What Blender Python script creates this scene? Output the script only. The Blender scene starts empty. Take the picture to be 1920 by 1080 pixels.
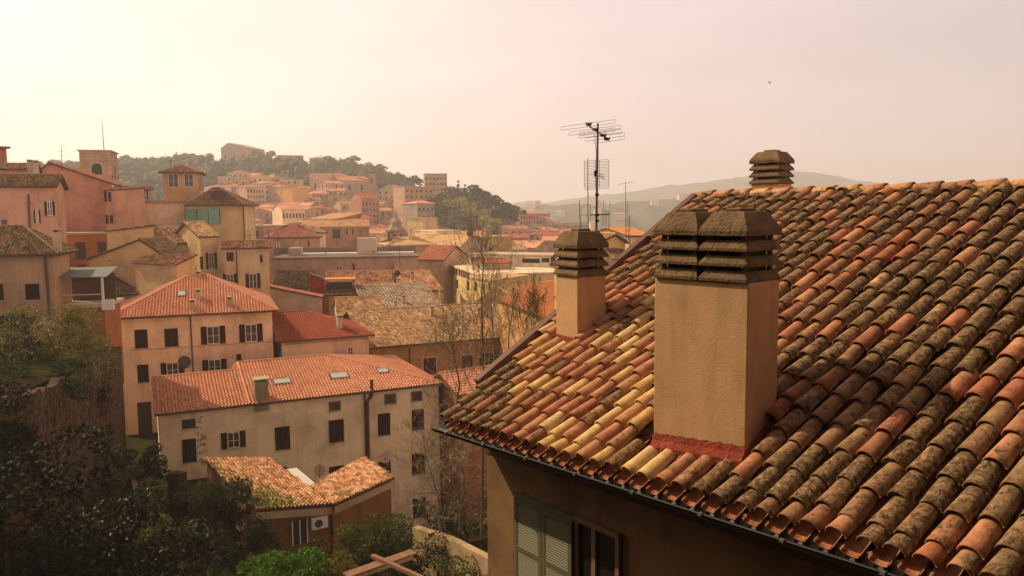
import bpy, math, random
import numpy as np
from math import sin, cos, tan, atan, atan2, radians, pi, sqrt
from mathutils import Vector, Matrix
random.seed(7); RNG = np.random.default_rng(7)
S = bpy.context.scene; COL = S.collection

# ------------------------------------------------------------ camera
FP = 1450.0; PITCH = atan((540-402)/FP); ROLL = -radians(.49)
_f = np.array([0, cos(PITCH), -sin(PITCH)]); _r = np.array([1., 0, 0]); _u = np.cross(_r, _f)
_r2 = _r*cos(ROLL)+_u*sin(ROLL); _u2 = _u*cos(ROLL)-_r*sin(ROLL)
cam = bpy.data.cameras.new('camera'); camo = bpy.data.objects.new('camera', cam); COL.objects.link(camo)
cam.sensor_width = 36; cam.lens = FP/1920*36; cam.clip_start = .1; cam.clip_end = 20000
M = Matrix.Identity(4)
for i in range(3):
    M[i][0] = _r2[i]; M[i][1] = _u2[i]; M[i][2] = -_f[i]
camo.matrix_world = M
S.camera = camo

# ------------------------------------------------------------ sky and sun
SUN_AZ = -67.0; SUN_EL = 42.0
w = bpy.data.worlds.new('World'); S.world = w; w.use_nodes = True
nt = w.node_tree; nt.nodes.clear()
def N(t, **k):
    n = nt.nodes.new(t)
    for a, b in k.items(): setattr(n, a, b)
    return n
out = N('ShaderNodeOutputWorld'); bg = N('ShaderNodeBackground'); bg.inputs['Strength'].default_value = .12
sky = N('ShaderNodeTexSky', sky_type='NISHITA', sun_disc=False, sun_elevation=radians(SUN_EL), sun_rotation=radians(SUN_AZ))
sky.air_density = 1.0; sky.dust_density = 4.0; sky.ozone_density = .6; sky.altitude = 60
tint = N('ShaderNodeMix', data_type='RGBA', blend_type='MULTIPLY'); tint.inputs[0].default_value = 1
tint.inputs[7].default_value = (1.15, .80, .46, 1)
# thin bright veil of cloud over the clear sky (direction based)
tc = N('ShaderNodeTexCoord'); mp = N('ShaderNodeMapping'); mp.inputs['Scale'].default_value = (1.3, 1.3, 5)
nz = N('ShaderNodeTexNoise'); nz.inputs['Scale'].default_value = 1.6; nz.inputs['Detail'].default_value = 4
rp = N('ShaderNodeValToRGB'); rp.color_ramp.elements[0].position = .3; rp.color_ramp.elements[1].position = .75
rp.color_ramp.elements[0].color = (.80, .80, .80, 1); rp.color_ramp.elements[1].color = (1, 1, 1, 1)
# brighter towards the sun, then lilac; unseen sky opposite brightened to fill house walls
sd = Vector((sin(radians(SUN_AZ))*cos(radians(SUN_EL)), cos(radians(SUN_AZ))*cos(radians(SUN_EL)), sin(radians(SUN_EL))))
dt = N('ShaderNodeVectorMath', operation='DOT_PRODUCT'); dt.inputs[1].default_value = sd
r2 = N('ShaderNodeValToRGB'); cr = r2.color_ramp
for p_, c_ in ((0., (23, 16, 9.8)), (.2, (18, 12.8, 8.6)), (.35, (6.2, 4.9, 5.8)), (.5, (7.15, 6.15, 6.7)), (.62, (8.1, 6.65, 7.1)), (.74, (9.5, 8.05, 8.2)), (.88, (12.5, 11.4, 10.8)), (1., (26, 22, 16))):
    if p_ in (0., 1.): e_ = cr.elements[0 if p_ == 0 else -1]; e_.position = p_
    else: e_ = cr.elements.new(p_)
    e_.color = (*c_, 1)
ms = N('ShaderNodeMath', operation='MULTIPLY_ADD'); ms.inputs[1].default_value = .5; ms.inputs[2].default_value = .5
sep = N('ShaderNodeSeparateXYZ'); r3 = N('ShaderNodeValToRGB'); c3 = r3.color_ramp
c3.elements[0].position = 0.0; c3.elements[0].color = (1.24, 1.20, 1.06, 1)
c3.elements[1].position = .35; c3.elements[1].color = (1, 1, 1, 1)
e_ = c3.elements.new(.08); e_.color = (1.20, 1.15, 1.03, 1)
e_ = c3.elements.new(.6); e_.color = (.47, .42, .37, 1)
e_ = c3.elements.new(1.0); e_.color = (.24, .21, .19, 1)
m1 = N('ShaderNodeMix', data_type='RGBA', blend_type='MULTIPLY'); m1.inputs[0].default_value = 1
m2 = N('ShaderNodeMix', data_type='RGBA', blend_type='MULTIPLY'); m2.inputs[0].default_value = 1
mx = N('ShaderNodeMix', data_type='RGBA'); mx.inputs[0].default_value = .86
L = nt.links.new
L(sky.outputs[0], tint.inputs[6]); L(tc.outputs['Generated'], mp.inputs[0]); L(mp.outputs[0], nz.inputs['Vector'])
L(nz.outputs['Fac'], rp.inputs[0]); L(tc.outputs['Generated'], dt.inputs[0]); L(dt.outputs['Value'], ms.inputs[0]); L(ms.outputs[0], r2.inputs[0])
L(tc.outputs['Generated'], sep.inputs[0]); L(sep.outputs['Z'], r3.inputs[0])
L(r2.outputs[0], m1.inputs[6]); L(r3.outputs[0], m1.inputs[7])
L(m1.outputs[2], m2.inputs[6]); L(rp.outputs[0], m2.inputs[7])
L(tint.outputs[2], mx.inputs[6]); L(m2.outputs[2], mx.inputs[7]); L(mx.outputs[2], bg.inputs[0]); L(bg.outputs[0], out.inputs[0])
sl_ = bpy.data.lights.new('sun', 'SUN'); sl_.energy = 5.0; sl_.angle = radians(.6); sl_.color = (1, .79, .50)
so = bpy.data.objects.new('sun', sl_); COL.objects.link(so)
so.rotation_euler = (-sd).to_track_quat('-Z', 'Y').to_euler()
S.view_settings.view_transform = 'Standard'; S.view_settings.look = 'None'; S.view_settings.exposure = 0; S.view_settings.gamma = 1
S.cycles.max_bounces = 6; S.cycles.diffuse_bounces = 3; S.cycles.glossy_bounces = 2; S.cycles.volume_bounces = 1
S.cycles.transparent_max_bounces = 8; S.cycles.use_denoising = True
HAZE = .00043

# ------------------------------------------------------------ helpers
def ray(px, py): return _f + _r2*((px-960)/FP) + _u2*((540-py)/FP)
def P(px, py, d): return ray(px, py)*d
def hitz(px, py, z): r = ray(px, py); return r*(z/r[2])
def unit(v): v = np.array(v, float); return v/np.linalg.norm(v)
def proj(p): p = np.array(p, float); d = p@_f; return 960+FP*(p@_r2)/d, 540-FP*(p@_u2)/d, d

class MB:
    def __init__(s): s.v = []; s.q = []; s.t = []; s.n = 0; s.qm = []; s.tm = []; s.qa = []; s.ta = []
    def add(s, v, q=None, t=None, m=0, a=None, b=None):
        v = np.asarray(v, float).reshape(-1, 3); s.v.append(v)
        for F_, lst, ml, al in ((q, s.q, s.qm, s.qa), (t, s.t, s.tm, s.ta)):
            if F_ is not None and len(F_):
                F_ = np.asarray(F_, int); lst.append(F_+s.n); k = len(F_)
                ml.append(np.full(k, m)); al.append(np.broadcast_to(np.array([0.5, 0.5] if a is None else a, float), (k, 2)) if (a is None or np.ndim(a) < 2) else a)
        s.n += len(v)
    def box(s, lo, hi, m=0, R=None, o=(0, 0, 0)):
        x0, y0, z0 = lo; x1, y1, z1 = hi
        v = np.array([(x, y, z) for z in (z0, z1) for y in (y0, y1) for x in (x0, x1)], float)
        if R is not None: v = v@np.array(R).T
        s.add(v+np.array(o), [(0, 2, 3, 1), (4, 5, 7, 6), (0, 1, 5, 4), (2, 6, 7, 3), (0, 4, 6, 2), (1, 3, 7, 5)], m=m)
    def poly(s, pts, m=0):
        pts = np.asarray(pts, float); n = len(pts)
        if n == 3: s.add(pts, None, [(0, 1, 2)], m)
        elif n == 4: s.add(pts, [(0, 1, 2, 3)], None, m)
        else: s.add(pts, None, [(0, i, i+1) for i in range(1, n-1)], m)
    def prism(s, pts, dz, m=0):
        pts = np.asarray(pts, float); n = len(pts); d = np.array(dz, float) if np.ndim(dz) else np.array([0, 0, dz])
        s.poly(pts, m); s.poly((pts+d)[::-1], m)
        v = np.vstack([pts, pts+d]); s.add(v, [(i, i+n, (i+1) % n+n, (i+1) % n) for i in range(n)], m=m)
    def tube(s, pts, rad, k=6, m=0, cap=True):
        pts = np.asarray(pts, float); n = len(pts); rad = np.broadcast_to(rad, (n,))
        vs = []
        for i in range(n):
            d = unit(pts[min(i+1, n-1)]-pts[max(i-1, 0)]+1e-9)
            a = np.cross(d, (0, 0, 1) if abs(d[2]) < .9 else (1, 0, 0)); a = unit(a); b = np.cross(d, a)
            for j in range(k): vs.append(pts[i]+rad[i]*(a*cos(2*pi*j/k)+b*sin(2*pi*j/k)))
        q = [(i*k+j, i*k+(j+1) % k, (i+1)*k+(j+1) % k, (i+1)*k+j) for i in range(n-1) for j in range(k)]
        s.add(vs, q, m=m)
        if cap and k >= 3:
            for e in (0, n-1):
                ring = vs[e*k:(e+1)*k]; s.poly(ring if e == 0 else ring[::-1], m)
    def build(s, name, mats, parent=None, smooth=False, loc=None):
        V = np.vstack(s.v) if s.v else np.zeros((0, 3))
        me = bpy.data.meshes.new(name)
        Q = np.vstack(s.q) if s.q else np.zeros((0, 4), int); T = np.vstack(s.t) if s.t else np.zeros((0, 3), int)
        me.vertices.add(len(V)); me.vertices.foreach_set('co', V.astype(np.float32).ravel())
        nl = len(Q)*4+len(T)*3; me.loops.add(nl); me.loops.foreach_set('vertex_index', np.concatenate([Q.ravel(), T.ravel()]).astype(np.int32))
        me.polygons.add(len(Q)+len(T))
        ls = np.concatenate([np.arange(len(Q))*4, len(Q)*4+np.arange(len(T))*3]).astype(np.int32)
        me.polygons.foreach_set('loop_start', ls)
        mi = np.concatenate([np.concatenate(s.qm) if s.qm else np.zeros(0, int), np.concatenate(s.tm) if s.tm else np.zeros(0, int)]).astype(np.int32)
        me.polygons.foreach_set('material_index', mi)
        me.polygons.foreach_set('use_smooth', np.full(len(Q)+len(T), bool(smooth)))
        A = np.vstack([x for x in s.qa+s.ta]) if s.qa or s.ta else np.zeros((0, 2))
        for k, nm in enumerate(('tint', 'wear')):
            at = me.attributes.new(nm, 'FLOAT', 'FACE'); at.data.foreach_set('value', np.ascontiguousarray(A[:, k], dtype=np.float32))
        for m in (mats if isinstance(mats, (list, tuple)) else [mats]): me.materials.append(m)
        me.update(calc_edges=True); me.validate()
        o = bpy.data.objects.new(name, me); COL.objects.link(o)
        if parent is not None: o.parent = parent
        if loc is not None: o.location = loc
        return o

def tag(o, label, cat, group=None):
    o['label'] = label; o['category'] = cat
    if group: o['group'] = group
    return o
def kind(o, k): o['kind'] = k; return o
def empty(name, loc, rz=0.0):
    o = bpy.data.objects.new(name, None); o.empty_display_size = .2; COL.objects.link(o)
    o.location = loc; o.rotation_euler = (0, 0, rz); return o
def inst(src, parent, loc=(0, 0, 0), scale=(1, 1, 1), rz=0, name=None):
    c = src.copy(); COL.objects.link(c); c.parent = parent; c.location = loc; c.scale = scale; c.rotation_euler = (0, 0, rz); c.hide_render = False; return c
def copy_thing(o, loc, rz, scale, label, cat, group):
    c = o.copy(); COL.objects.link(c); c.location = loc; c.rotation_euler = (0, 0, rz); c.scale = scale
    for ch in o.children:
        k = ch.copy(); COL.objects.link(k); k.parent = c
        for g in ch.children:
            h = g.copy(); COL.objects.link(h); h.parent = k
    return tag(c, label, cat, group)

# ------------------------------------------------------------ materials
MATS = {}
def newmat(name):
    m = bpy.data.materials.new(name); m.use_nodes = True; n = m.node_tree; b = n.nodes['Principled BSDF']
    b.inputs['Roughness'].default_value = .85; b.inputs['Specular IOR Level'].default_value = .18
    return m, n, b
def plain(name, c, rough=.8, spec=.25, metal=0):
    if name in MATS: return MATS[name]
    m, n, b = newmat(name); b.inputs['Base Color'].default_value = (*c, 1); b.inputs['Roughness'].default_value = rough
    b.inputs['Specular IOR Level'].default_value = spec; b.inputs['Metallic'].default_value = metal
    MATS[name] = m; return m
def tex(n, typ, vec, **k):
    t = n.nodes.new(typ)
    for a, v in k.items():
        if a in t.inputs: t.inputs[a].default_value = v
        else: setattr(t, a, v)
    n.links.new(vec, t.inputs['Vector']); return t
def ramp(n, src, pts):
    r = n.nodes.new('ShaderNodeValToRGB'); cr = r.color_ramp
    cr.elements[0].position = pts[0][0]; cr.elements[0].color = (*pts[0][1], 1)
    cr.elements[1].position = pts[-1][0]; cr.elements[1].color = (*pts[-1][1], 1)
    for p, c in pts[1:-1]: e = cr.elements.new(p); e.color = (*c, 1)
    n.links.new(src, r.inputs[0]); return r
def mixc(n, fac, a, b, typ='MIX'):
    x = n.nodes.new('ShaderNodeMix'); x.data_type = 'RGBA'; x.blend_type = typ
    for s, i in ((fac, 0), (a, 6), (b, 7)):
        if isinstance(s, (int, float)): x.inputs[i].default_value = s
        elif isinstance(s, tuple): x.inputs[i].default_value = (*s, 1)
        else: n.links.new(s, x.inputs[i])
    return x.outputs[2]
def coord(n, which='Object'):
    t = n.nodes.new('ShaderNodeTexCoord'); return t.outputs[which]
def geo(n): return n.nodes.new('ShaderNodeNewGeometry').outputs['Position']
def bump(n, b, h, strength, dist):
    x = n.nodes.new('ShaderNodeBump'); x.inputs['Strength'].default_value = strength; x.inputs['Distance'].default_value = dist
    n.links.new(h, x.inputs['Height']); n.links.new(x.outputs[0], b.inputs['Normal'])

def plaster(c, stain=.35, scale=1.0, streak=True):
    c = (min(c[0]*1.16, .88), min(c[1]*1.09, .8), min(c[2]*1.0, .7))
    key = ('pl', tuple(round(x, 3) for x in c), stain, scale)
    if key in MATS: return MATS[key]
    m, n, b = newmat('plaster_%d' % len(MATS)); g = geo(n)
    a = tex(n, 'ShaderNodeTexNoise', g, Scale=.35*scale, Detail=6., Roughness=.65)
    r = ramp(n, a.outputs['Fac'], [(.3, (1-stain, 1-stain*1.05, 1-stain*1.1)), (.55, (1, 1, 1)), (.8, (1.08, 1.06, 1.02))])
    mp = n.nodes.new('ShaderNodeMapping'); mp.inputs['Scale'].default_value = (1.6*scale, 1.6*scale, .12*scale); n.links.new(g, mp.inputs[0])
    a2 = tex(n, 'ShaderNodeTexNoise', mp.outputs[0], Scale=1.2, Detail=5., Roughness=.7)
    r2 = ramp(n, a2.outputs['Fac'], [(.34, (1-stain*.45, 1-stain*.5, 1-stain*.55)), (.48, (1, 1, 1))])
    col = mixc(n, 1.0, mixc(n, 1.0, c, r.outputs[0], 'MULTIPLY'), r2.outputs[0], 'MULTIPLY')
    n.links.new(col, b.inputs['Base Color'])
    f = tex(n, 'ShaderNodeTexNoise', g, Scale=9.*scale, Detail=5.)
    bump(n, b, f.outputs['Fac'], .35, .03/scale)
    b.inputs['Roughness'].default_value = .92; MATS[key] = m; return m

PAL = {  # tile palettes: dark lichen, brown, terracotta, orange, straw
 'old': [(.0, (.16, .10, .055)), (.3, (.27, .16, .08)), (.55, (.42, .21, .10)), (.8, (.55, .26, .13)), (1, (.60, .42, .22))],
 'red': [(.0, (.30, .12, .065)), (.3, (.50, .21, .12)), (.65, (.68, .33, .20)), (1, (.78, .48, .32))],
 'darkred': [(.0, (.26, .07, .035)), (.5, (.38, .10, .05)), (1, (.48, .15, .08))],
 'tan': [(.0, (.22, .14, .07)), (.35, (.40, .26, .13)), (.6, (.56, .36, .19)), (.8, (.62, .28, .14)), (1, (.78, .58, .34))],
 'orange': [(.0, (.42, .17, .07)), (.5, (.60, .26, .11)), (1, (.72, .38, .18))],
 'brown': [(.0, (.13, .085, .05)), (.5, (.24, .15, .08)), (1, (.40, .25, .13))],
 'stone': [(.0, (.28, .20, .13)), (.5, (.46, .35, .24)), (1, (.60, .48, .34))],
 'pink': [(.0, (.38, .15, .10)), (.5, (.50, .20, .13)), (1, (.58, .28, .19))],
 'green': [(.0, (.22, .14, .07)), (.3, (.46, .20, .10)), (.6, (.62, .30, .16)), (1, (.74, .48, .28))],
}
def tilemat(p, scale=1.0):
    key = ('tile', p, scale)
    if key in MATS: return MATS[key]
    m, n, b = newmat('roof_tile_'+p)
    at = n.nodes.new('ShaderNodeAttribute'); at.attribute_name = 'tint'
    g = geo(n); nz = tex(n, 'ShaderNodeTexNoise', g, Scale=.5, Detail=5., Roughness=.6)
    ad = n.nodes.new('ShaderNodeMath'); ad.operation = 'MULTIPLY_ADD'; n.links.new(nz.outputs['Fac'], ad.inputs[0]); ad.inputs[1].default_value = .5 if p in ('red', 'darkred', 'orange') else .8; ad.inputs[2].default_value = -.25 if p in ('red', 'darkred', 'orange') else -.4
    a2 = n.nodes.new('ShaderNodeMath'); a2.operation = 'ADD'; a2.use_clamp = True; n.links.new(ad.outputs[0], a2.inputs[0]); n.links.new(at.outputs['Fac'], a2.inputs[1])
    r = ramp(n, a2.outputs[0], PAL[p])
    n2 = tex(n, 'ShaderNodeTexNoise', g, Scale=6.*scale, Detail=4.)
    lo_ = .9 if p in ('red', 'darkred', 'orange') else .72
    r2 = ramp(n, n2.outputs['Fac'], [(.35, (lo_, lo_*.98, lo_*.96)), (.6, (1.05, 1.05, 1.05))])
    n.links.new(mixc(n, 1., r.outputs[0], r2.outputs[0], 'MULTIPLY'), b.inputs['Base Color'])
    MATS[key] = m; return m
def farroof(p):  # roofs too far away to model each tile: rows and columns in relief
    key = ('far', p)
    if key in MATS: return MATS[key]
    m, n, b = newmat('far_tile_'+p); o = coord(n)
    v = tex(n, 'ShaderNodeTexVoronoi', o, Scale=1.6)
    sp = n.nodes.new('ShaderNodeSeparateColor'); n.links.new(v.outputs['Color'], sp.inputs[0])
    nz = tex(n, 'ShaderNodeTexNoise', o, Scale=.35, Detail=5.)
    ad = n.nodes.new('ShaderNodeMath'); ad.operation = 'MULTIPLY_ADD'; ad.use_clamp = True
    n.links.new(sp.outputs[0], ad.inputs[0]); ad.inputs[1].default_value = .5; n.links.new(nz.outputs['Fac'], ad.inputs[2])
    a2 = n.nodes.new('ShaderNodeMath'); a2.operation = 'SUBTRACT'; n.links.new(ad.outputs[0], a2.inputs[0]); a2.inputs[1].default_value = .25
    r = ramp(n, a2.outputs[0], PAL[p]); n.links.new(r.outputs[0], b.inputs['Base Color'])
    wv = tex(n, 'ShaderNodeTexWave', o, Scale=1.2); bump(n, b, wv.outputs['Fac'], .6, .08)
    MATS[key] = m; return m

DARK = plain('dark_opening', (.012, .008, .006), .5, .3)
GLASS = plain('window_glass', (.07, .05, .035), .15, .4)
SHUT = plain('shutter_brown', (.030, .009, .006), .7, .1)
SHUTR = plain('shutter_red', (.09, .016, .012), .7, .1)
SHUTG = plain('shutter_green', (.16, .20, .11), .6)
WHITE = plain('white_paint', (.72, .66, .56), .6)
STONE = plaster((.46, .38, .27), .3)
METAL = plain('dark_metal', (.035, .03, .028), .4, .5, .6)
PIPE = plain('brown_pipe', (.09, .045, .03), .5)
CONC = plaster((.36, .31, .25), .35)

# ------------------------------------------------------------ tiled roof surface
def tiles(mb, poly, pitch=.22, row=.36, sub=6, amp=.055, step=.035, m=0, slab=.12, m2=1, tlo=0., thi=1., jit=.12):
    """poly: first edge is the eave; convex. adds real corrugated tile courses plus the boards below"""
    poly = np.asarray(poly, float); U = unit(poly[1]-poly[0]); 
    nrm = unit(np.cross(poly[1]-poly[0], poly[-1]-poly[0])); 
    if nrm[2] < 0: nrm = -nrm
    V = np.cross(nrm, U)
    if V[2] < 0: V = -V
    L2 = np.stack([(poly-poly[0])@U, (poly-poly[0])@V], 1)
    u0, u1 = L2[:, 0].min(), L2[:, 0].max(); nc = max(1, int(round((u1-u0)/pitch))); p = (u1-u0)/nc
    n = len(L2)
    def vr(u):
        ys = []
        for i in range(n):
            a, b = L2[i], L2[(i+1) % n]
            if abs(a[0]-b[0]) < 1e-9:
                if abs(a[0]-u) < 1e-6: ys += [a[1], b[1]]
            elif min(a[0], b[0])-1e-9 <= u <= max(a[0], b[0])+1e-9: ys.append(a[1]+(b[1]-a[1])*(u-a[0])/(b[0]-a[0]))
        return (min(ys), max(ys)) if ys else (0, 0)
    tt = np.linspace(0, 1, sub+1)
    prof = np.where(tt < .62, np.sin(pi*tt/.62), -.35*np.sin(pi*(tt-.62)/.38))*amp
    vv, qq, aa = [], [], []; cnt = 0
    for c in range(nc):
        uu = u0+(c+tt)*p; lo, hi = vr(u0+(c+.5)*p)
        if hi-lo < .05: continue
        ph = RNG.uniform(-jit, jit)*row; nr = int(math.ceil((hi-lo-ph)/row))+1; dz = RNG.uniform(-.008, .008)
        for k in range(nr):
            va = max(lo, lo+ph+k*row) if k else lo; vb = min(hi, lo+ph+(k+1)*row)
            if vb-va < .02: continue
            fa = 1.; fb = 0.
            za = prof+step*fa+dz; zb = prof+dz
            P0 = poly[0]+np.outer(uu, U)+va*V+np.outer(za, nrm); P1 = poly[0]+np.outer(uu, U)+vb*V+np.outer(zb, nrm)
            P2 = poly[0]+np.outer(uu, U)+va*V+np.outer(prof-.01, nrm)
            vv += [P0, P1, P2]; s = sub+1
            base = cnt; cnt += 3*s
            i = np.arange(sub)
            qq.append(np.stack([base+i, base+i+1, base+s+i+1, base+s+i], 1)); qq.append(np.stack([base+2*s+i, base+2*s+i+1, base+i+1, base+i], 1))
            t = RNG.uniform(tlo, thi)
            aa.append(np.tile([t, RNG.uniform()], (2*sub, 1)))
    if vv: mb.add(np.vstack(vv), np.vstack(qq), m=m, a=np.vstack(aa))
    if slab: mb.prism(poly-nrm*.02, -nrm*slab, m2)

# ------------------------------------------------------------ windows, chimneys
UNIT = {}
def unitbox(mat):
    k = mat.name
    if k not in UNIT:
        b = MB(); b.box((-.5, -.5, -.5), (.5, .5, .5)); o = b.build('window', mat); o.hide_render = True; UNIT[k] = o.data
        bpy.data.objects.remove(o)
    return UNIT[k]
def ubox(name, mat, parent, x0, x1, y0, y1, z0, z1, rz=0):
    o = bpy.data.objects.new(name, unitbox(mat)); COL.objects.link(o); o.parent = parent
    o.location = ((x0+x1)/2, (y0+y1)/2, (z0+z1)/2); o.scale = (abs(x1-x0), abs(y1-y0), abs(z1-z0)); o.rotation_euler = (0, 0, rz); return o
def slats(x0, x1, z0, z1, y, mat, parent, name='shutter', th=.045):
    b = MB(); fw = min(.07, (x1-x0)*.14)
    b.box((x0, y-th, z0), (x0+fw, y, z1)); b.box((x1-fw, y-th, z0), (x1, y, z1)); b.box((x0+fw, y-th, z0), (x1-fw, y, z0+fw)); b.box((x0+fw, y-th, z1-fw), (x1-fw, y, z1))
    z = z0+fw
    while z < z1-fw-.03:
        b.add([(x0+fw, y-th*.9, z), (x1-fw, y-th*.9, z), (x1-fw, y-.005, z+.06), (x0+fw, y-.005, z+.06)], [(0, 1, 2, 3)]); z += .075
    b.box((x0+fw, y-.006, z0+fw), (x1-fw, y-.002, z1-fw))
    return b.build(name, mat, parent)
def window(root, x0, x1, z0, z1, y, style='closed', sh=None, near=True, sill=True):
    """window in the wall plane local y; outside is -y"""
    sh = sh or SHUT
    if not near:
        o = ubox('window', DARK if style != 'white' else GLASS, root, x0, x1, y-.02, y+.1, z0, z1); return o
    w_ = x1-x0; h_ = z1-z0
    sur = style.endswith('_w'); style = style.replace('_w', '')
    if style == 'closed':
        o = ubox('window', DARK, root, x0, x1, y-.004, y+.05, z0, z1)
        for k, (a, b_) in enumerate(((x0, (x0+x1)/2-.005), ((x0+x1)/2+.005, x1))):
            s = slats(a, b_, z0, z1, y-.006, sh, o)
            s.matrix_parent_inverse = Matrix.Identity(4); fixp(s, o)
    elif style == 'small':
        o = ubox('window', GLASS, root, x0, x1, y-.004, y+.05, z0, z1); f = MB(); t = .08
        f.box((x0-.03, y-.05, z0-.03), (x0+t, y-.005, z1+.03)); f.box((x1-t, y-.05, z0-.03), (x1+.03, y-.005, z1+.03)); f.box((x0+t, y-.05, z0-.03), (x1-t, y-.005, z0+t)); f.box((x0+t, y-.05, z1-t), (x1-t, y-.005, z1+.03))
        fixp(f.build('frame', plain('taupe_frame', (.16, .11, .08)), o), o)
    else:
        a, b_ = (x0+w_*.25, x1-w_*.25) if style == 'open' else (x0, x1)
        o = ubox('window', GLASS, root, a, b_, y-.004, y+.05, z0, z1)
        f = MB(); t = .06; mid = (a+b_)/2
        f.box((a, y-.03, z0), (a+t, y-.005, z1)); f.box((b_-t, y-.03, z0), (b_, y-.005, z1)); f.box((a+t, y-.03, z0), (b_-t, y-.005, z0+t)); f.box((a+t, y-.03, z1-t), (b_-t, y-.005, z1)); 
        if w_ > .5: f.box((mid-t/2, y-.03, z0+t), (mid+t/2, y-.005, z1-t)); f.box((a+t, y-.027, z0+h_*.45), (mid-t/2, y-.006, z0+h_*.45+.035)); f.box((mid+t/2, y-.027, z0+h_*.45), (b_-t, y-.006, z0+h_*.45+.035))
        fixp(f.build('frame', WHITE if style != 'dark' else METAL, o), o)
        if style == 'open':
            fixp(slats(x0, a-.02, z0-.02, z1+.02, y-.01, sh, o), o); fixp(slats(b_+.02, x1, z0-.02, z1+.02, y-.01, sh, o), o)
    if sur:
        f = MB(); t = .14
        for q in (((x0-t, z0-t), (x0-.01, z1+t)), ((x1+.01, z0-t), (x1+t, z1+t)), ((x0-.01, z1+.01), (x1+.01, z1+t)), ((x0-.01, z0-t), (x1+.01, z0-.01))): f.box((q[0][0], y-.03, q[0][1]), (q[1][0], y-.002, q[1][1]))
        fixp(f.build('surround', plaster((.62, .50, .38), .3), o), o); sill = False
    if sill: fixp(ubox('sill', STONE, o, x0+w_*.0-.05, x1+.05, y-.12, y+.01, z0-.07, z0-.003), o, True)
    return o
def fixp(ch, par, keep=False):
    """child was built in the grandparent's frame: undo the parent's own scale and offset"""
    m = Matrix.Translation(par.location) @ Matrix.Diagonal((*par.scale, 1)); ch.matrix_parent_inverse = m.inverted()
def potchimney(root, x, y, z0, h, w=.5, mat=None, name='chimney'):
    mat = mat or STONE; b = MB(); b.box((x-w/2, y-w/2, z0-.5), (x+w/2, y+w/2, z0+h)); o = b.build(name, mat, root)
    c = MB(); c.box((x-w*.62, y-w*.62, z0+h+.14), (x+w*.62, y+w*.62, z0+h+.22)); 
    for sx in (-1, 1):
        for sy in (-1, 1): c.box((x+sx*w*.4-.05, y+sy*w*.4-.05, z0+h), (x+sx*w*.4+.05, y+sy*w*.4+.05, z0+h+.14))
    c.box((x-w*.3, y-w*.3, z0+h), (x+w*.3, y+w*.3, z0+h+.13), 1)
    c.build('chimney_cap', [CONC, DARK], o); return o

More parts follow.
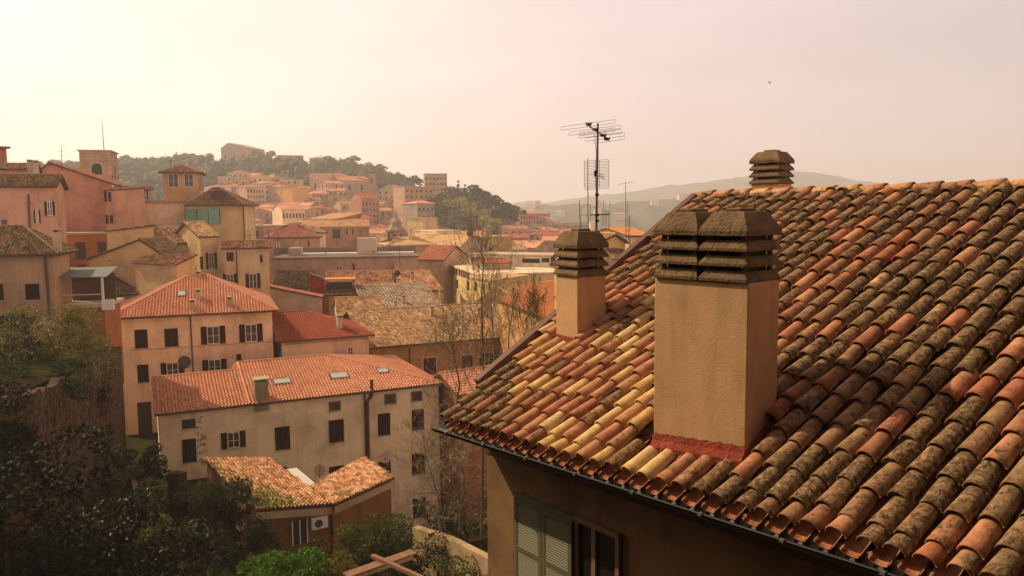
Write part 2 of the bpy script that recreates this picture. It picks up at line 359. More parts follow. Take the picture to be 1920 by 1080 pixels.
REG = []   # every house: (object, label stem) so that labels can be made single
def house(name, label, A, B, d0, w, rise, zb, wall, roofp='old', roof='gable', d1=None, oh=.45, hl=None, hr=None, D=None,
          tile=(.22, 6), wins=(), grid=None, sgrid=None, near=True, cat='house', group=None, chim=(), sh=None, lgrid=None, rot=None, wallm=None, parapet=.0, curb=None):
    a = P(A[0], A[1], d0); za = a[2]
    if rot is not None:
        r = ray(B[0], A[1]); kx = r[0]/r[1]; cr_, sr_ = cos(radians(rot)), sin(radians(rot)); t_ = (kx*a[1]-a[0])/(cr_-kx*sr_); d1 = 1
    if d1 is None and abs(A[1]-402) < 75: d1 = d0*1.02
    b = hitz(B[0], B[1], za) if d1 is None else None
    if d1 is None and not .72*d0 < b[1] < 1.4*d0: d1 = min(max(b[1], .8*d0), 1.25*d0) if b[1] > 0 else d0*1.05
    if d1 is not None:
        r = ray(B[0], A[1]); b = r*d1; b[2] = za
        if rot is not None: b = np.array([a[0]+t_*cr_, a[1]+t_*sr_, za])
    th = atan2(b[1]-a[1], b[0]-a[0]); Lx = sqrt((b[0]-a[0])**2+(b[1]-a[1])**2); H = za-zb
    root = empty(name, (a[0], a[1], zb), th)
    ca, sa = cos(th), sin(th)
    def loc(p): x, y = p[0]-a[0], p[1]-a[1]; return np.array([x*ca+y*sa, -x*sa+y*ca, p[2]-zb])
    def onface(px, py, yy=oh):
        r = ray(px, py); o_ = loc((0, 0, 0)); q = loc(r)-o_; t = (yy-o_[1])/q[1]; h = o_+q*t; return h[0], h[2]
    if D is None: D = 2*w
    WM = wallm or plaster(wall)
    wb = MB(); rb = MB()
    rm = tilemat(roofp) if tile else farroof(roofp)
    boards = plain('eave_boards', (.10, .055, .035))
    def R(poly, **k):
        if tile: tiles(rb, poly, pitch=tile[0], sub=tile[1], row=tile[0]*1.6, amp=tile[0]*.34, step=tile[0]*.36, **({'tlo': .40, 'thi': .66, 'jit': .015} if roofp in ('red', 'darkred', 'orange') else {}), **k)
        else:
            poly = np.asarray(poly, float); rb.prism(poly+np.array([0, 0, .02]), (0, 0, -.18))
    x0, x1, y0, y1 = oh, Lx-oh, oh, D-oh
    tl = lambda z: z-.13
    if roof == 'gable':
        e = rise/w*oh
        hb = rise/(D-w)*oh
        wb.add([(x0, y0, 0), (x1, y0, 0), (x1, y0, tl(H+e)), (x0, y0, tl(H+e))], [(0, 1, 2, 3)])
        wb.add([(x1, y1, 0), (x0, y1, 0), (x0, y1, tl(H+hb)), (x1, y1, tl(H+hb))], [(0, 1, 2, 3)])
        for x, s in ((x0, 1), (x1, -1)):
            pts = [(x, y1, 0), (x, y0, 0), (x, y0, tl(H+e)), (x, w, tl(H+rise)), (x, y1, tl(H+hb))]
            wb.poly(pts[::s])
        R([(0, 0, H), (Lx, 0, H), (Lx, w, H+rise), (0, w, H+rise)]); R([(Lx, D, H), (0, D, H), (0, w, H+rise), (Lx, w, H+rise)])
        rb.tube([(0, w, H+rise+.04), (Lx, w, H+rise+.04)], .12, 8, 0)
    elif roof == 'hip':
        hl = w if hl is None else hl; hr = w if hr is None else hr; e = min(rise/w*oh, rise*.2)
        wb.box((x0, y0, 0), (x1, y1, tl(H+e*.6)))
        R([(0, 0, H), (Lx, 0, H), (Lx-hr, w, H+rise), (hl, w, H+rise)]); R([(Lx, D, H), (0, D, H), (hl, w, H+rise), (Lx-hr, w, H+rise)])
        R([(0, D, H), (0, 0, H), (hl, w, H+rise)]); R([(Lx, 0, H), (Lx, D, H), (Lx-hr, w, H+rise)])
        for s_, t_ in (((0, 0, H), (hl, w, H+rise)), ((Lx, 0, H), (Lx-hr, w, H+rise)), ((0, D, H), (hl, w, H+rise)), ((Lx, D, H), (Lx-hr, w, H+rise)), ((hl, w, H+rise), (Lx-hr, w, H+rise))):
            if np.linalg.norm(np.subtract(s_, t_)) > .3: rb.tube([np.add(s_, (0, 0, .05)), np.add(t_, (0, 0, .05))], .1, 6, 0)
    elif roof == 'front':   # gable end faces the camera
        hw = Lx/2 if w is None else w; e = rise/hw*oh
        pf = [(x0, y0, 0), (x1, y0, 0), (x1, y0, tl(H+rise/(Lx-hw)*oh)), (hw, y0, tl(H+rise)), (x0, y0, tl(H+e))]
        wb.poly(pf); wb.poly([(x, y1, z) for x, y, z in pf][::-1])
        wb.add([(x0, y1, 0), (x0, y0, 0), (x0, y0, tl(H+e)), (x0, y1, tl(H+e))], [(0, 1, 2, 3)])
        eb = rise/(Lx-hw)*oh
        wb.add([(x1, y0, 0), (x1, y1, 0), (x1, y1, tl(H+eb)), (x1, y0, tl(H+eb))], [(0, 1, 2, 3)])
        R([(0, D, H), (0, 0, H), (hw, 0, H+rise), (hw, D, H+rise)]); R([(Lx, 0, H), (Lx, D, H), (hw, D, H+rise), (hw, 0, H+rise)])
        rb.tube([(hw, 0, H+rise+.04), (hw, D, H+rise+.04)], .12, 8, 0)
    elif roof == 'shed':    # rises to the back (rise>0) or falls
        e = rise/D*oh
        zf, zk = tl(H+e), tl(H+rise-e)
        wb.add([(x0, y0, 0), (x1, y0, 0), (x1, y0, zf), (x0, y0, zf), (x0, y1, 0), (x1, y1, 0), (x1, y1, zk), (x0, y1, zk)],
               [(0, 1, 2, 3), (5, 4, 7, 6), (4, 0, 3, 7), (1, 5, 6, 2)])
        R([(0, 0, H), (Lx, 0, H), (Lx, D, H+rise), (0, D, H+rise)])
    elif roof == 'shedx':   # rises from left to right
        zf, zk = tl(H+rise*oh/Lx), tl(H+rise-rise*oh/Lx)
        wb.add([(x0, y0, 0), (x1, y0, 0), (x1, y0, zk), (x0, y0, zf), (x0, y1, 0), (x1, y1, 0), (x1, y1, zk), (x0, y1, zf)],
               [(0, 1, 2, 3), (5, 4, 7, 6), (4, 0, 3, 7), (1, 5, 6, 2)])
        R([(0, D, H), (0, 0, H), (Lx, 0, H+rise), (Lx, D, H+rise)])
    else:                   # flat
        oh = 0
        x0, x1, y0, y1 = 0, Lx, 0, D
        wb.box((x0, y0, 0), (x1, y1, H-.02))
        if parapet:
            for lo, hi in (((0, 0), (Lx, .25)), ((0, D-.25), (Lx, D)), ((0, .25), (.25, D-.25)), ((Lx-.25, .25), (Lx, D-.25))): wb.box((lo[0], lo[1], H-.02), (hi[0], hi[1], H+parapet))
            rb.box((.25, .25, H-.02), (Lx-.25, D-.25, H+.06))
        else: rb.box((-.25, -.25, H-.02), (Lx+.25, D+.25, H+.22))
    wb.build('wall', WM, root)
    rmat = rm if roof != 'flat' else plaster(curb or (.45, .38, .30), .4)
    rb.build('roof', [rmat, boards], root)
    yw = 0 if roof == 'flat' else oh
    if near and roof in ('gable', 'hip', 'shed') and Lx > 3:
        gb = MB(); gb.tube([(0, -.07, H-.03), (Lx, -.07, H-.05)], .075, 6); gb.build('gutter', PIPE, root)
    for wn in wins:
        (p0, q0, p1, q1), st = wn[0], wn[1]; shm = wn[2] if len(wn) > 2 else sh
        xa, zt = onface(p0, q0, yw); xb, _ = onface(p1, q0, yw); _, zl = onface((p0+p1)/2, q1, yw); _, zt = onface((p0+p1)/2, q0, yw)
        window(root, xa, xb, zl, zt, yw, st, shm, near)
    pane = GLASS
    def autog(face, g, Lf):
        nrow, ncol, ww, wh, zt, gap = g[:6]; zt = H-zt
        for i in range(nrow):
            for j in range(ncol):
                if len(g) > 6 and random.random() < g[6]: continue
                t = (j+.5)/ncol*Lf; z = zt-i*gap; mt = random.choice((DARK, DARK, SHUT, GLASS))
                if face == 'f': ubox('window', mt, root, x0+t-ww/2, x0+t+ww/2, y0-.03, y0+.05, z-wh, z)
                elif face == 'r': ubox('window', mt, root, x1-.05, x1+.03, y0+t-ww/2, y0+t+ww/2, z-wh, z)
                else: ubox('window', mt, root, x0-.03, x0+.05, y0+t-ww/2, y0+t+ww/2, z-wh, z)
    if grid: autog('f', grid, x1-x0)
    if sgrid: autog('r', sgrid, y1-y0)
    if lgrid: autog('l', lgrid, y1-y0)
    for cx, cy, ch in chim:   # fractions along the roof, height above
        yy = cy*D; xx = cx*Lx
        zz = H+(rise*(yy/w if yy < w else (D-yy)/(D-w)) if roof in ('gable', 'hip') else rise*.5 if roof != 'flat' else .1)
        potchimney(root, xx, yy, zz, ch, .5 if near else .8)
    tag(root, label, cat, group); REG.append(root)
    root['zz'] = 0; del root['zz']
    return dict(root=root, loc=loc, onface=onface, L=Lx, H=H, D=D, th=th, a=a, b=b, w=w, rise=rise, x0=x0, x1=x1, y0=y0, y1=y1)
# ============================================================ the roof in front
AZE = radians(-34.5); PB = radians(28.5); DP = 5.0
_e = np.array([sin(AZE), cos(AZE), 0]); _h = np.array([cos(AZE), -sin(AZE), 0])
FU = -_e; FV = _h*cos(PB)+np.array([0, 0, sin(PB)]); FN = np.cross(FU, FV); FN = FN if FN[2] > 0 else -FN
def fhit(px, py, off=0): r = ray(px, py); return r*(-(DP-off)/(FN@r))
FO = fhit(857, 800)
def fuv(p): return np.array([(p-FO)@FU, (p-FO)@FV, (p-FO)@FN])
def fw(u, v, n=0.): return FO+FU*u+FV*v+FN*n
EU, EV = fuv(fhit(1760, 1075))[:2]; KE = EV/EU
def eave_v(u): return KE*u
VR = fuv(fhit(1600, 364))[1]
def rake_u(v): return -.43-.52*(v-.22)/6.55
UMAX = 11.0
fgh = empty('roof_house', (FO[0], FO[1], -21.0))
tag(fgh, 'nearest house with lichened terracotta barrel tile roof, black gutter and green louvred shutters', 'house')
FR = np.array([fgh.location[0], fgh.location[1], fgh.location[2]])

# chimney plan positions first (tiles keep clear of them)
BIG = [fhit(1225, 830), fhit(1397, 858)]; SML = [fhit(1043, 640, -.0), fhit(1083, 650)]
def chim_frame(p, q):
    d = unit([q[0]-p[0], q[1]-p[1], 0]); s = np.array([-d[1], d[0], 0]); return d, s, np.linalg.norm((q-p)[:2])
bd, bs, bl = chim_frame(*BIG); sd_, ss, sl2 = chim_frame(*SML)
FOOT = [(BIG[0], bd, bs, bl, .60), (SML[0], sd_, ss, sl2, .50)]
def in_foot(p, grow=.0, front=.0):
    for o, d, s, l, dd in FOOT:
        a = (p-o)@d; b = (p-o)@s
        if -grow < a < l+grow and -front < b < dd+grow: return True
    return False

# tile material
def coppo():
    m, n, b = newmat('terracotta_barrel_tile'); g = geo(n)
    A = n.nodes.new('ShaderNodeAttribute'); A.attribute_name = 'tint'; B = n.nodes.new('ShaderNodeAttribute'); B.attribute_name = 'wear'
    nv = tex(n, 'ShaderNodeTexNoise', g, Scale=11., Detail=5., Roughness=.65); ma = n.nodes.new('ShaderNodeMath'); ma.operation = 'MULTIPLY_ADD'; n.links.new(nv.outputs['Fac'], ma.inputs[0]); ma.inputs[1].default_value = .34
    mb2 = n.nodes.new('ShaderNodeMath'); mb2.operation = 'SUBTRACT'; n.links.new(A.outputs['Fac'], mb2.inputs[0]); mb2.inputs[1].default_value = .17; n.links.new(mb2.outputs[0], ma.inputs[2])
    clay = ramp(n, ma.outputs[0], [(0, (.26, .16, .09)), (.12, (.36, .22, .12)), (.24, (.33, .17, .10)), (.3, (.38, .14, .075)), (.4, (.46, .19, .11)), (.55, (.52, .26, .145)), (.68, (.50, .27, .14)), (.82, (.66, .42, .19)), (1, (.70, .50, .25))])
    n1 = tex(n, 'ShaderNodeTexNoise', g, Scale=5.5, Detail=8., Roughness=.7)
    soft = ramp(n, n1.outputs['Fac'], [(.3, (.62, .58, .52)), (.6, (1.05, 1.03, 1))])
    base = mixc(n, 1., clay.outputs[0], soft.outputs[0], 'MULTIPLY')
    # lichen: patchy crust of dark brown, grey brown and cream specks
    n2 = tex(n, 'ShaderNodeTexNoise', g, Scale=21., Detail=9., Roughness=.76, Distortion=.5)
    crust = ramp(n, n2.outputs['Fac'], [(.36, (.04, .022, .011)), (.44, (.12, .07, .036)), (.51, (.245, .15, .078)), (.59, (.39, .255, .14)), (.69, (.60, .47, .32))])
    n3 = tex(n, 'ShaderNodeTexNoise', g, Scale=9., Detail=6., Roughness=.7)
    ad = n.nodes.new('ShaderNodeMath'); ad.operation = 'ADD'; n.links.new(n3.outputs['Fac'], ad.inputs[0]); n.links.new(B.outputs['Fac'], ad.inputs[1])
    mr = n.nodes.new('ShaderNodeMapRange'); mr.inputs[1].default_value = .93; mr.inputs[2].default_value = 1.08; n.links.new(ad.outputs[0], mr.inputs[0])
    c1 = mixc(n, mr.outputs[0], base, crust.outputs[0])
    # yellow orange lichen blooms
    n4 = tex(n, 'ShaderNodeTexNoise', g, Scale=3.1, Detail=5., Roughness=.75, Distortion=.5)
    y = n.nodes.new('ShaderNodeMapRange'); y.inputs[1].default_value = .70; y.inputs[2].default_value = .735; n.links.new(n4.outputs['Fac'], y.inputs[0])
    c2 = mixc(n, y.outputs[0], c1, (.50, .24, .03))
    v = tex(n, 'ShaderNodeTexVoronoi', g, Scale=42.); sp = n.nodes.new('ShaderNodeMapRange'); sp.inputs[1].default_value = .23; sp.inputs[2].default_value = .15; n.links.new(v.outputs['Distance'], sp.inputs[0])
    n5 = tex(n, 'ShaderNodeTexNoise', g, Scale=7., Detail=3.); mm = n.nodes.new('ShaderNodeMapRange'); mm.inputs[1].default_value = .55; mm.inputs[2].default_value = .66; n.links.new(n5.outputs['Fac'], mm.inputs[0])
    ml = n.nodes.new('ShaderNodeMath'); ml.operation = 'MULTIPLY'; n.links.new(sp.outputs[0], ml.inputs[0]); n.links.new(mm.outputs[0], ml.inputs[1])
    ml2 = n.nodes.new('ShaderNodeMath'); ml2.operation = 'MULTIPLY'; n.links.new(ml.outputs[0], ml2.inputs[0]); n.links.new(mr.outputs[0], ml2.inputs[1])
    c3 = mixc(n, ml2.outputs[0], c2, (.60, .54, .42)); n.links.new(c3, b.inputs['Base Color'])
    hh = mixc(n, mr.outputs[0], n1.outputs['Fac'], n2.outputs['Fac'])
    bump(n, b, hh, 1., .03); b.inputs['Roughness'].default_value = .88
    return m
COP = coppo()
def mortar(name, c, s=6, d=.03):
    m, n, b = newmat(name); g = geo(n); a = tex(n, 'ShaderNodeTexNoise', g, Scale=float(s), Detail=8., Roughness=.7)
    r = ramp(n, a.outputs['Fac'], [(.3, tuple(x*.5 for x in c)), (.55, c), (.75, tuple(min(1, x*1.3) for x in c))]); n.links.new(r.outputs[0], b.inputs['Base Color'])
    a2 = tex(n, 'ShaderNodeTexNoise', g, Scale=28., Detail=6.); bump(n, b, a2.outputs['Fac'], .8, d); return m
REDM = mortar('red_flashing_paint', (.27, .052, .03)); MORT = mortar('ridge_mortar', (.20, .15, .085)); CLAY = mortar('clean_clay', (.60, .20, .10), 9, .01)

def barrel(mb, u, v, ln, r0=.092, r1=.076, up0=.030, up1=.0, yaw=0., th=.013, seg=10, inv=False, z=0., m=0, a=(.5, .5), dirU=None, dirV=None, dirN=None, org=None, squash=1.02, lip=True):
    """one half-round clay tile starting at plane position (u, v) and running up the slope"""
    U = FU if dirU is None else dirU; V = FV if dirV is None else dirV; Nn = FN if dirN is None else dirN; O = FO if org is None else org
    ns = 4; ang = np.linspace(0, pi, seg+1); rows = []
    for R_off in (0, -th):
        for k in range(ns+1):
            t = k/ns; r = (r0+(r1-r0)*t)+R_off; zz = up0+(up1-up0)*t
            r *= 1+.012*sin(7*t+u*40)
            cu = -np.cos(ang)*r; cz = np.sin(ang)*r*squash
            if inv: cz = -cz*.62
            uu = u+cu+yaw*t*ln
            rows.append(O+np.outer(uu, U)+(v+t*ln)*V+np.outer(cz+zz+z, Nn))
    W_ = seg+1; Vv = np.vstack(rows); q = []
    i = np.arange(seg)
    for k in range(ns):
        q.append(np.stack([k*W_+i, k*W_+i+1, (k+1)*W_+i+1, (k+1)*W_+i], 1))
        o = (ns+1)*W_
        if k < 2: q.append(np.stack([o+k*W_+i, o+(k+1)*W_+i, o+(k+1)*W_+i+1, o+k*W_+i+1], 1))
    o = (ns+1)*W_
    q.append(np.stack([i, o+i, o+i+1, i+1], 1))
    e2 = []
    for k in range(ns):
        for j in (0, seg): e2.append((k*W_+j, (k+1)*W_+j, o+(k+1)*W_+j, o+k*W_+j))
    e2 = np.array(e2); qq = np.vstack(q+[e2])
    mb.add(Vv, qq, m=m, a=np.tile(a, (len(qq), 1)))

PT = .2275; ROW = .345
cov = MB(); pan = MB(); rg = np.random.default_rng(11)
def tile_attr(u, v):
    x, y, _ = proj(fw(u, v))
    clean = rg.random()
    if 960 < x < 1225 and y > 560:            # cleaner, straw and orange replacement tiles left of the big chimney
        if clean < .80: return (rg.choice([.40, .5, .62, .72, .86, .95])+rg.uniform(-.05, .05), rg.uniform(.12, .36))
        return (rg.uniform(.2, .6), rg.uniform(.4, .6))
    pr = .085 if y < 620 else .07
    if clean < pr: return (rg.uniform(.28, .58), rg.uniform(.05, .32))
    if clean < pr+.2: return (rg.uniform(.05, .5), rg.uniform(.36, .48))
    return (rg.uniform(.0, .24) if rg.random() < .7 else rg.uniform(.3, .8), rg.uniform(.48, .74))
nc0 = int(-1.2/PT); c = nc0; pan_end = []
while True:
    uc = -.02+c*PT; c += 1
    if uc > UMAX: break
    ev = eave_v(uc)
    v = ev; first = True; ph = rg.uniform(.14, .34)
    if uc < -.2: v = max(ev, .22+(-(uc-.10)-.43)/.52*6.55); ph = .3
    k = 0; dj = rg.normal(0, .007); vf = None
    for t_ in np.arange(ev, ev+1.6, .02):
        p_ = fw(uc, t_)
        o, d, s_, l, dd = FOOT[0]
        if -.06 < (p_-o)@d < l+.02 and 0 < (p_-o)@s_ < dd: vf = t_; break
    if vf: ph = max(.2, vf-ev-.19)
    while v < VR-.06:
        ln = (ph if k == 0 else ROW+rg.uniform(-.045, .045))
        top = min(v+ln+(.08 if not (vf and k == 0) else 0), VR+.02); pos = fw(uc, v+ln*.5)
        if not in_foot(pos, .02, .02) and not in_foot(fw(uc, v+ln*.9), -.02, .0):
            skip = False
            o, d, s_, l, dd = FOOT[0]; a_ = (pos-o)@d; b_ = (pos-o)@s_
            if vf and 0 < k < 4 and v < vf: skip = True
            if not skip:
                rr = rg.uniform(.95, 1.05)
                barrel(cov, uc+dj+rg.normal(0, .009), v, top-v, .094*rr, .078*rr, .044, .004, rg.normal(0, .034), z=.026+rg.uniform(-.008, .014), a=tile_attr(uc, v))
        v += ln; k += 1
    # pans between the covers
    up = uc+PT/2; v = eave_v(up)-.055; k = 0
    if up > -.30:
        while v < VR-.1:
            pos = fw(up, v+.2)
            if not in_foot(pos, -.03, -.03):
                barrel(pan, up, v, .43, .088, .080, .008, -.014, 0, inv=True, z=-.012, a=(rg.uniform(.30, .42), rg.uniform(.2, .38)) if k == 0 else (rg.uniform(.2, .36), rg.uniform(.42, .62)), seg=8)
            v += ROW; k += 1
def loc_build(mb, name, mats, parent=fgh, smooth=False):
    o = mb.build(name, mats, parent, smooth)
    if parent is fgh: o.matrix_parent_inverse = Matrix.Translation(-Vector(FR))
    return o
roofp = MB()
roofp.prism([fw(-.35, eave_v(-.35)+.0, -.075), fw(UMAX, eave_v(UMAX), -.075), fw(UMAX, VR, -.075), fw(-.90, VR, -.075)], -FN*.06)
bk = np.array([_h[0], _h[1], -tan(PB)]); bk = unit(bk)
roofp.prism([fw(-.9, VR, -.06), fw(UMAX, VR, -.06), fw(UMAX, VR, -.06)+bk*7.2, fw(-.9, VR, -.06)+bk*7.2], (0, 0, -.1))
roof_o = loc_build(roofp, 'roof', plain('roof_boards', (.11, .055, .035), .9))
co = loc_build(cov, 'cover_tiles', COP, fgh, True); po = loc_build(pan, 'pan_tiles', COP, fgh, True)
for o in (co, po): o.data.polygons.foreach_set('use_smooth', np.ones(len(o.data.polygons), bool))
# far slope tiles
rb = MB(); q0 = fw(-.9, VR, .0); q1 = fw(UMAX, VR, .0)
tiles(rb, [q1+bk*7.2, q0+bk*7.2, q0, q1], PT, ROW, 6, .07, .03, slab=0); loc_build(rb, 'far_slope_tiles', [tilemat('old')])
# ridge
rd = MB(); u = -1.02; zr = .055
while u < UMAX:
    ln = .46
    RV = FU; RU = np.cross(FU, (0, 0, 1)); RU = unit(RU)
    a = (rg.choice([.5, .6, .68, .74]), rg.uniform(.25, .46))
    org = fw(0, VR, 0)
    barrel(rd, 0., -(u+ln), ln*1.0, .100, .086, .036, .012, rg.normal(0, .014), z=.022, a=a, dirU=-RU, dirV=-RV, dirN=np.array([0, 0, 1.]), org=org, squash=.95, th=.018)
    u += .40
loc_build(rd, 'ridge_tiles', COP, fgh, True)
mo = MB(); pr = [(-.16, -.10), (-.11, .03), (-.07, .055), (.07, .055), (.11, .03), (.16, -.10)]
us = np.arange(-.93, UMAX, .06); Vs = []
for u in us:
    for (x, z) in pr: Vs.append(fw(u, VR)+RU*x*(1+rg.normal(0, .06))+np.array([0, 0, z+rg.normal(0, .006)]))
k = len(pr); qs = [(i*k+j, (i+1)*k+j, (i+1)*k+j+1, i*k+j+1) for i in range(len(us)-1) for j in range(k-1)]; mo.add(Vs, qs); mo.poly(Vs[:k])
loc_build(mo, 'ridge_mortar', MORT, fgh, True)
# rake flashing along the left verge
ra = MB(); 
def rk(v, du, n): return fw(rake_u(v)+du, v, n)
v0, v1 = .75, VR-.1
ra.add([rk(v0, -.02, .17), rk(v0, .07, .15), rk(v0, .09, .02), rk(v0, -.04, -.14), rk(v1, -.02, .17), rk(v1, .07, .15), rk(v1, .09, .02), rk(v1, -.04, -.14)],
       [(0, 1, 5, 4), (1, 2, 6, 5), (3, 0, 4, 7), (2, 3, 7, 6), (0, 3, 2, 1), (4, 5, 6, 7)])
loc_build(ra, 'rake_flashing', plain('plum_brown_metal', (.17, .085, .07), .45, .5, .2))
# gutter
EDIR = unit(fw(1, eave_v(1))-fw(0, 0)); OUTW = unit(np.cross(EDIR, (0, 0, 1))); 
if OUTW@_h > 0: OUTW = -OUTW
gm = plain('black_gutter_metal', (.012, .012, .013), .42, .4)
def gut(mb, p, q, r=.075, out=OUTW):
    an = np.linspace(0, pi, 9); V_ = []
    for P_ in (p, q):
        for rr in (r, r-.006):
            for a_ in an: V_.append(P_+out*cos(a_)*rr-np.array([0, 0, 1])*sin(a_)*rr)
    n = 9; mb.add(V_, [(i, i+1, 2*n+i+1, 2*n+i) for i in range(8)]+[(n+i, 3*n+i, 3*n+i+1, n+i+1) for i in range(8)]+[(0, 2*n, 3*n, n), (8, n+8, 3*n+8, 2*n+8)]+[(i, n+i, n+i+1, i+1) for i in range(8)])
    mb.tube([p+out*(r+.004), q+out*(r+.004)], .011, 6)
g0 = fw(-.50, eave_v(-.50)-.03, -.075); g1 = fw(UMAX, eave_v(UMAX)-.03, -.075)
g = MB(); gut(g, g0+OUTW*.03, g1+OUTW*.03); 
gl = fw(-.40, .04, -.075); gut(g, gl-EDIR*.0, gl+_h*.75-EDIR*.06+np.array([0, 0, .0]), .07, -EDIR)
go = loc_build(g, 'gutter', gm)
u = -.1
while u < UMAX:
    bk_ = MB(); c0 = fw(u, eave_v(u)-.03, -.075)+OUTW*.03
    bk_.box((-.02, -.004, -.01), (.02, .03, .016), o=c0+OUTW*.082, R=np.stack([EDIR, OUTW, (0, 0, 1)], 1)); u += .85
    loc_build(bk_, 'gutter_bracket', plain('zinc', (.35, .34, .32), .35, .5, .7), go)
# blocks of pale mortar between the pans at the eave
pl_ = MB(); u = -.25
while u < UMAX:
    c0 = fw(u, eave_v(u)+.02, -.05); pl_.box((-.045, -.02, -.09), (.045, .10, .02), o=c0, R=np.stack([EDIR, -OUTW, (0, 0, 1)], 1)); u += PT
loc_build(pl_, 'eave_mortar', mortar('pale_mortar', (.27, .22, .15), 12))
# walls
inn = -OUTW
def wallplane(px, py, off=.62):
    p0 = FO+inn*off; r = ray(px, py); nn = np.array([inn[0], inn[1], 0]); t = (p0@nn)/(r@nn); return r*t
c0 = wallplane(913, 900); EH = unit([EDIR[0], EDIR[1], 0]); IH = unit([inn[0], inn[1], 0]); zt = FO[2]-.22
wl = MB()
def wq(p, q, z0, z1a, z1b): wl.add([(p[0], p[1], z0), (q[0], q[1], z0), (q[0], q[1], z1b), (p[0], p[1], z1a)], [(0, 1, 2, 3)])
c1 = c0+EH*12.4; c2 = c1+IH*12; c3 = c0+IH*12.2
slope_up = (fw(UMAX, eave_v(UMAX))[2]-FO[2])
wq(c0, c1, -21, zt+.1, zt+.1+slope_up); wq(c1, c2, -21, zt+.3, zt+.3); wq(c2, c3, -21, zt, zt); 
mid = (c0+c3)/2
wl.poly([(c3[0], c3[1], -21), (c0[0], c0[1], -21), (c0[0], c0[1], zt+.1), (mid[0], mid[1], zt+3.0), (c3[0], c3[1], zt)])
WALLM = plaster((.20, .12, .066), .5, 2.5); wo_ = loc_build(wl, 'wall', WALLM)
sf = MB(); 
R3 = np.stack([EH, IH, (0, 0, 1)], 1)
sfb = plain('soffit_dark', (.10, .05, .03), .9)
ks = slope_up/UMAX
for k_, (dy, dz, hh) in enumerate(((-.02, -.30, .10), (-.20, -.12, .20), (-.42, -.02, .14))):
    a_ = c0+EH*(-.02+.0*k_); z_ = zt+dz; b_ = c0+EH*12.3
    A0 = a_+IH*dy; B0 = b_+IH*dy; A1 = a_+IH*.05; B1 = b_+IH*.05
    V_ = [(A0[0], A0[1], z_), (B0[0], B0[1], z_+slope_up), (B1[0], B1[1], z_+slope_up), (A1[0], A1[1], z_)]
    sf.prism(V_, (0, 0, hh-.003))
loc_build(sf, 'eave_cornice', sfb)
# window with a folded pair of green louvred shutters
wy0 = wallplane(975, 925); ex = wallplane(1083, 955); ow = wallplane(1168, 985)
def along(p): return (p-c0)@EH
su0, su1, su2 = along(wy0), along(ex), along(ow); ztop = wallplane(975, 925)[2]
wfr = np.stack([EH, IH, (0, 0, 1)], 1)
def lb(mb, lo, hi, m=0): mb.box(lo, hi, m, R=wfr, o=np.array([c0[0], c0[1], 0]))
wd = MB(); zb_ = ztop-2.1; lb(wd, (su1+.02, -.03, zb_), (su2, .1, ztop)); 
win = loc_build(wd, 'window', DARK); wf = MB()
lb(wf, (su1+.02, -.07, zb_), (su1+.07, -.02, ztop)); lb(wf, (su1+.30, -.06, zb_), (su1+.37, -.02, ztop)); lb(wf, (su2-.06, -.07, zb_), (su2, -.02, ztop)); lb(wf, (su1+.02, -.08, ztop), (su2, -.02, ztop+.07))
loc_build(wf, 'frame', plain('frame_brown', (.20, .12, .08)), win)
grn = plain('sage_green_shutter', (.125, .115, .062), .5, .2)
def leaf(x0, x1, z0, z1, y0, tilt=0):
    b = MB(); fw_ = .062; y1 = y0+.04
    def bb(a0, a1, za, zb2): lb(b, (a0, y0, za), (a1, y1, zb2))
    bb(x0, x0+fw_, z0, z1); bb(x1-fw_, x1, z0, z1); bb(x0+fw_, x1-fw_, z1-.07, z1); bb(x0+fw_, x1-fw_, z0, z0+.08)
    zm = z1-.07-.60; bb(x0+fw_, x1-fw_, zm-.07, zm)
    for za, zb2 in ((zm, z1-.07), (z0+.08, zm-.07)):
        z = za+.005
        while z < zb2-.02:
            q = [(x0+fw_, y0+.002, z), (x1-fw_, y0+.002, z), (x1-fw_, y1-.004, z+.030), (x0+fw_, y1-.004, z+.030)]
            q2 = [(a_, y_, z_+.008) for a_, y_, z_ in q]; V_ = (np.array(q+q2)@wfr.T)+np.array([c0[0], c0[1], 0])
            b.add(V_, [(0, 1, 2, 3), (7, 6, 5, 4), (0, 4, 5, 1), (2, 6, 7, 3)]); z += .034
    return b
zs = ztop-.02; mds = (su0+su1)/2
loc_build(leaf(su0, mds-.004, zb_, zs, -.11), 'shutter', grn, win); loc_build(leaf(mds+.004, su1, zb_, zs, -.11), 'shutter', grn, win)
sl3 = MB(); lb(sl3, (su0-.02, -.07, zs+.0), (su1+.0, -.01, zs+.05)); loc_build(sl3, 'lintel', grn, win)
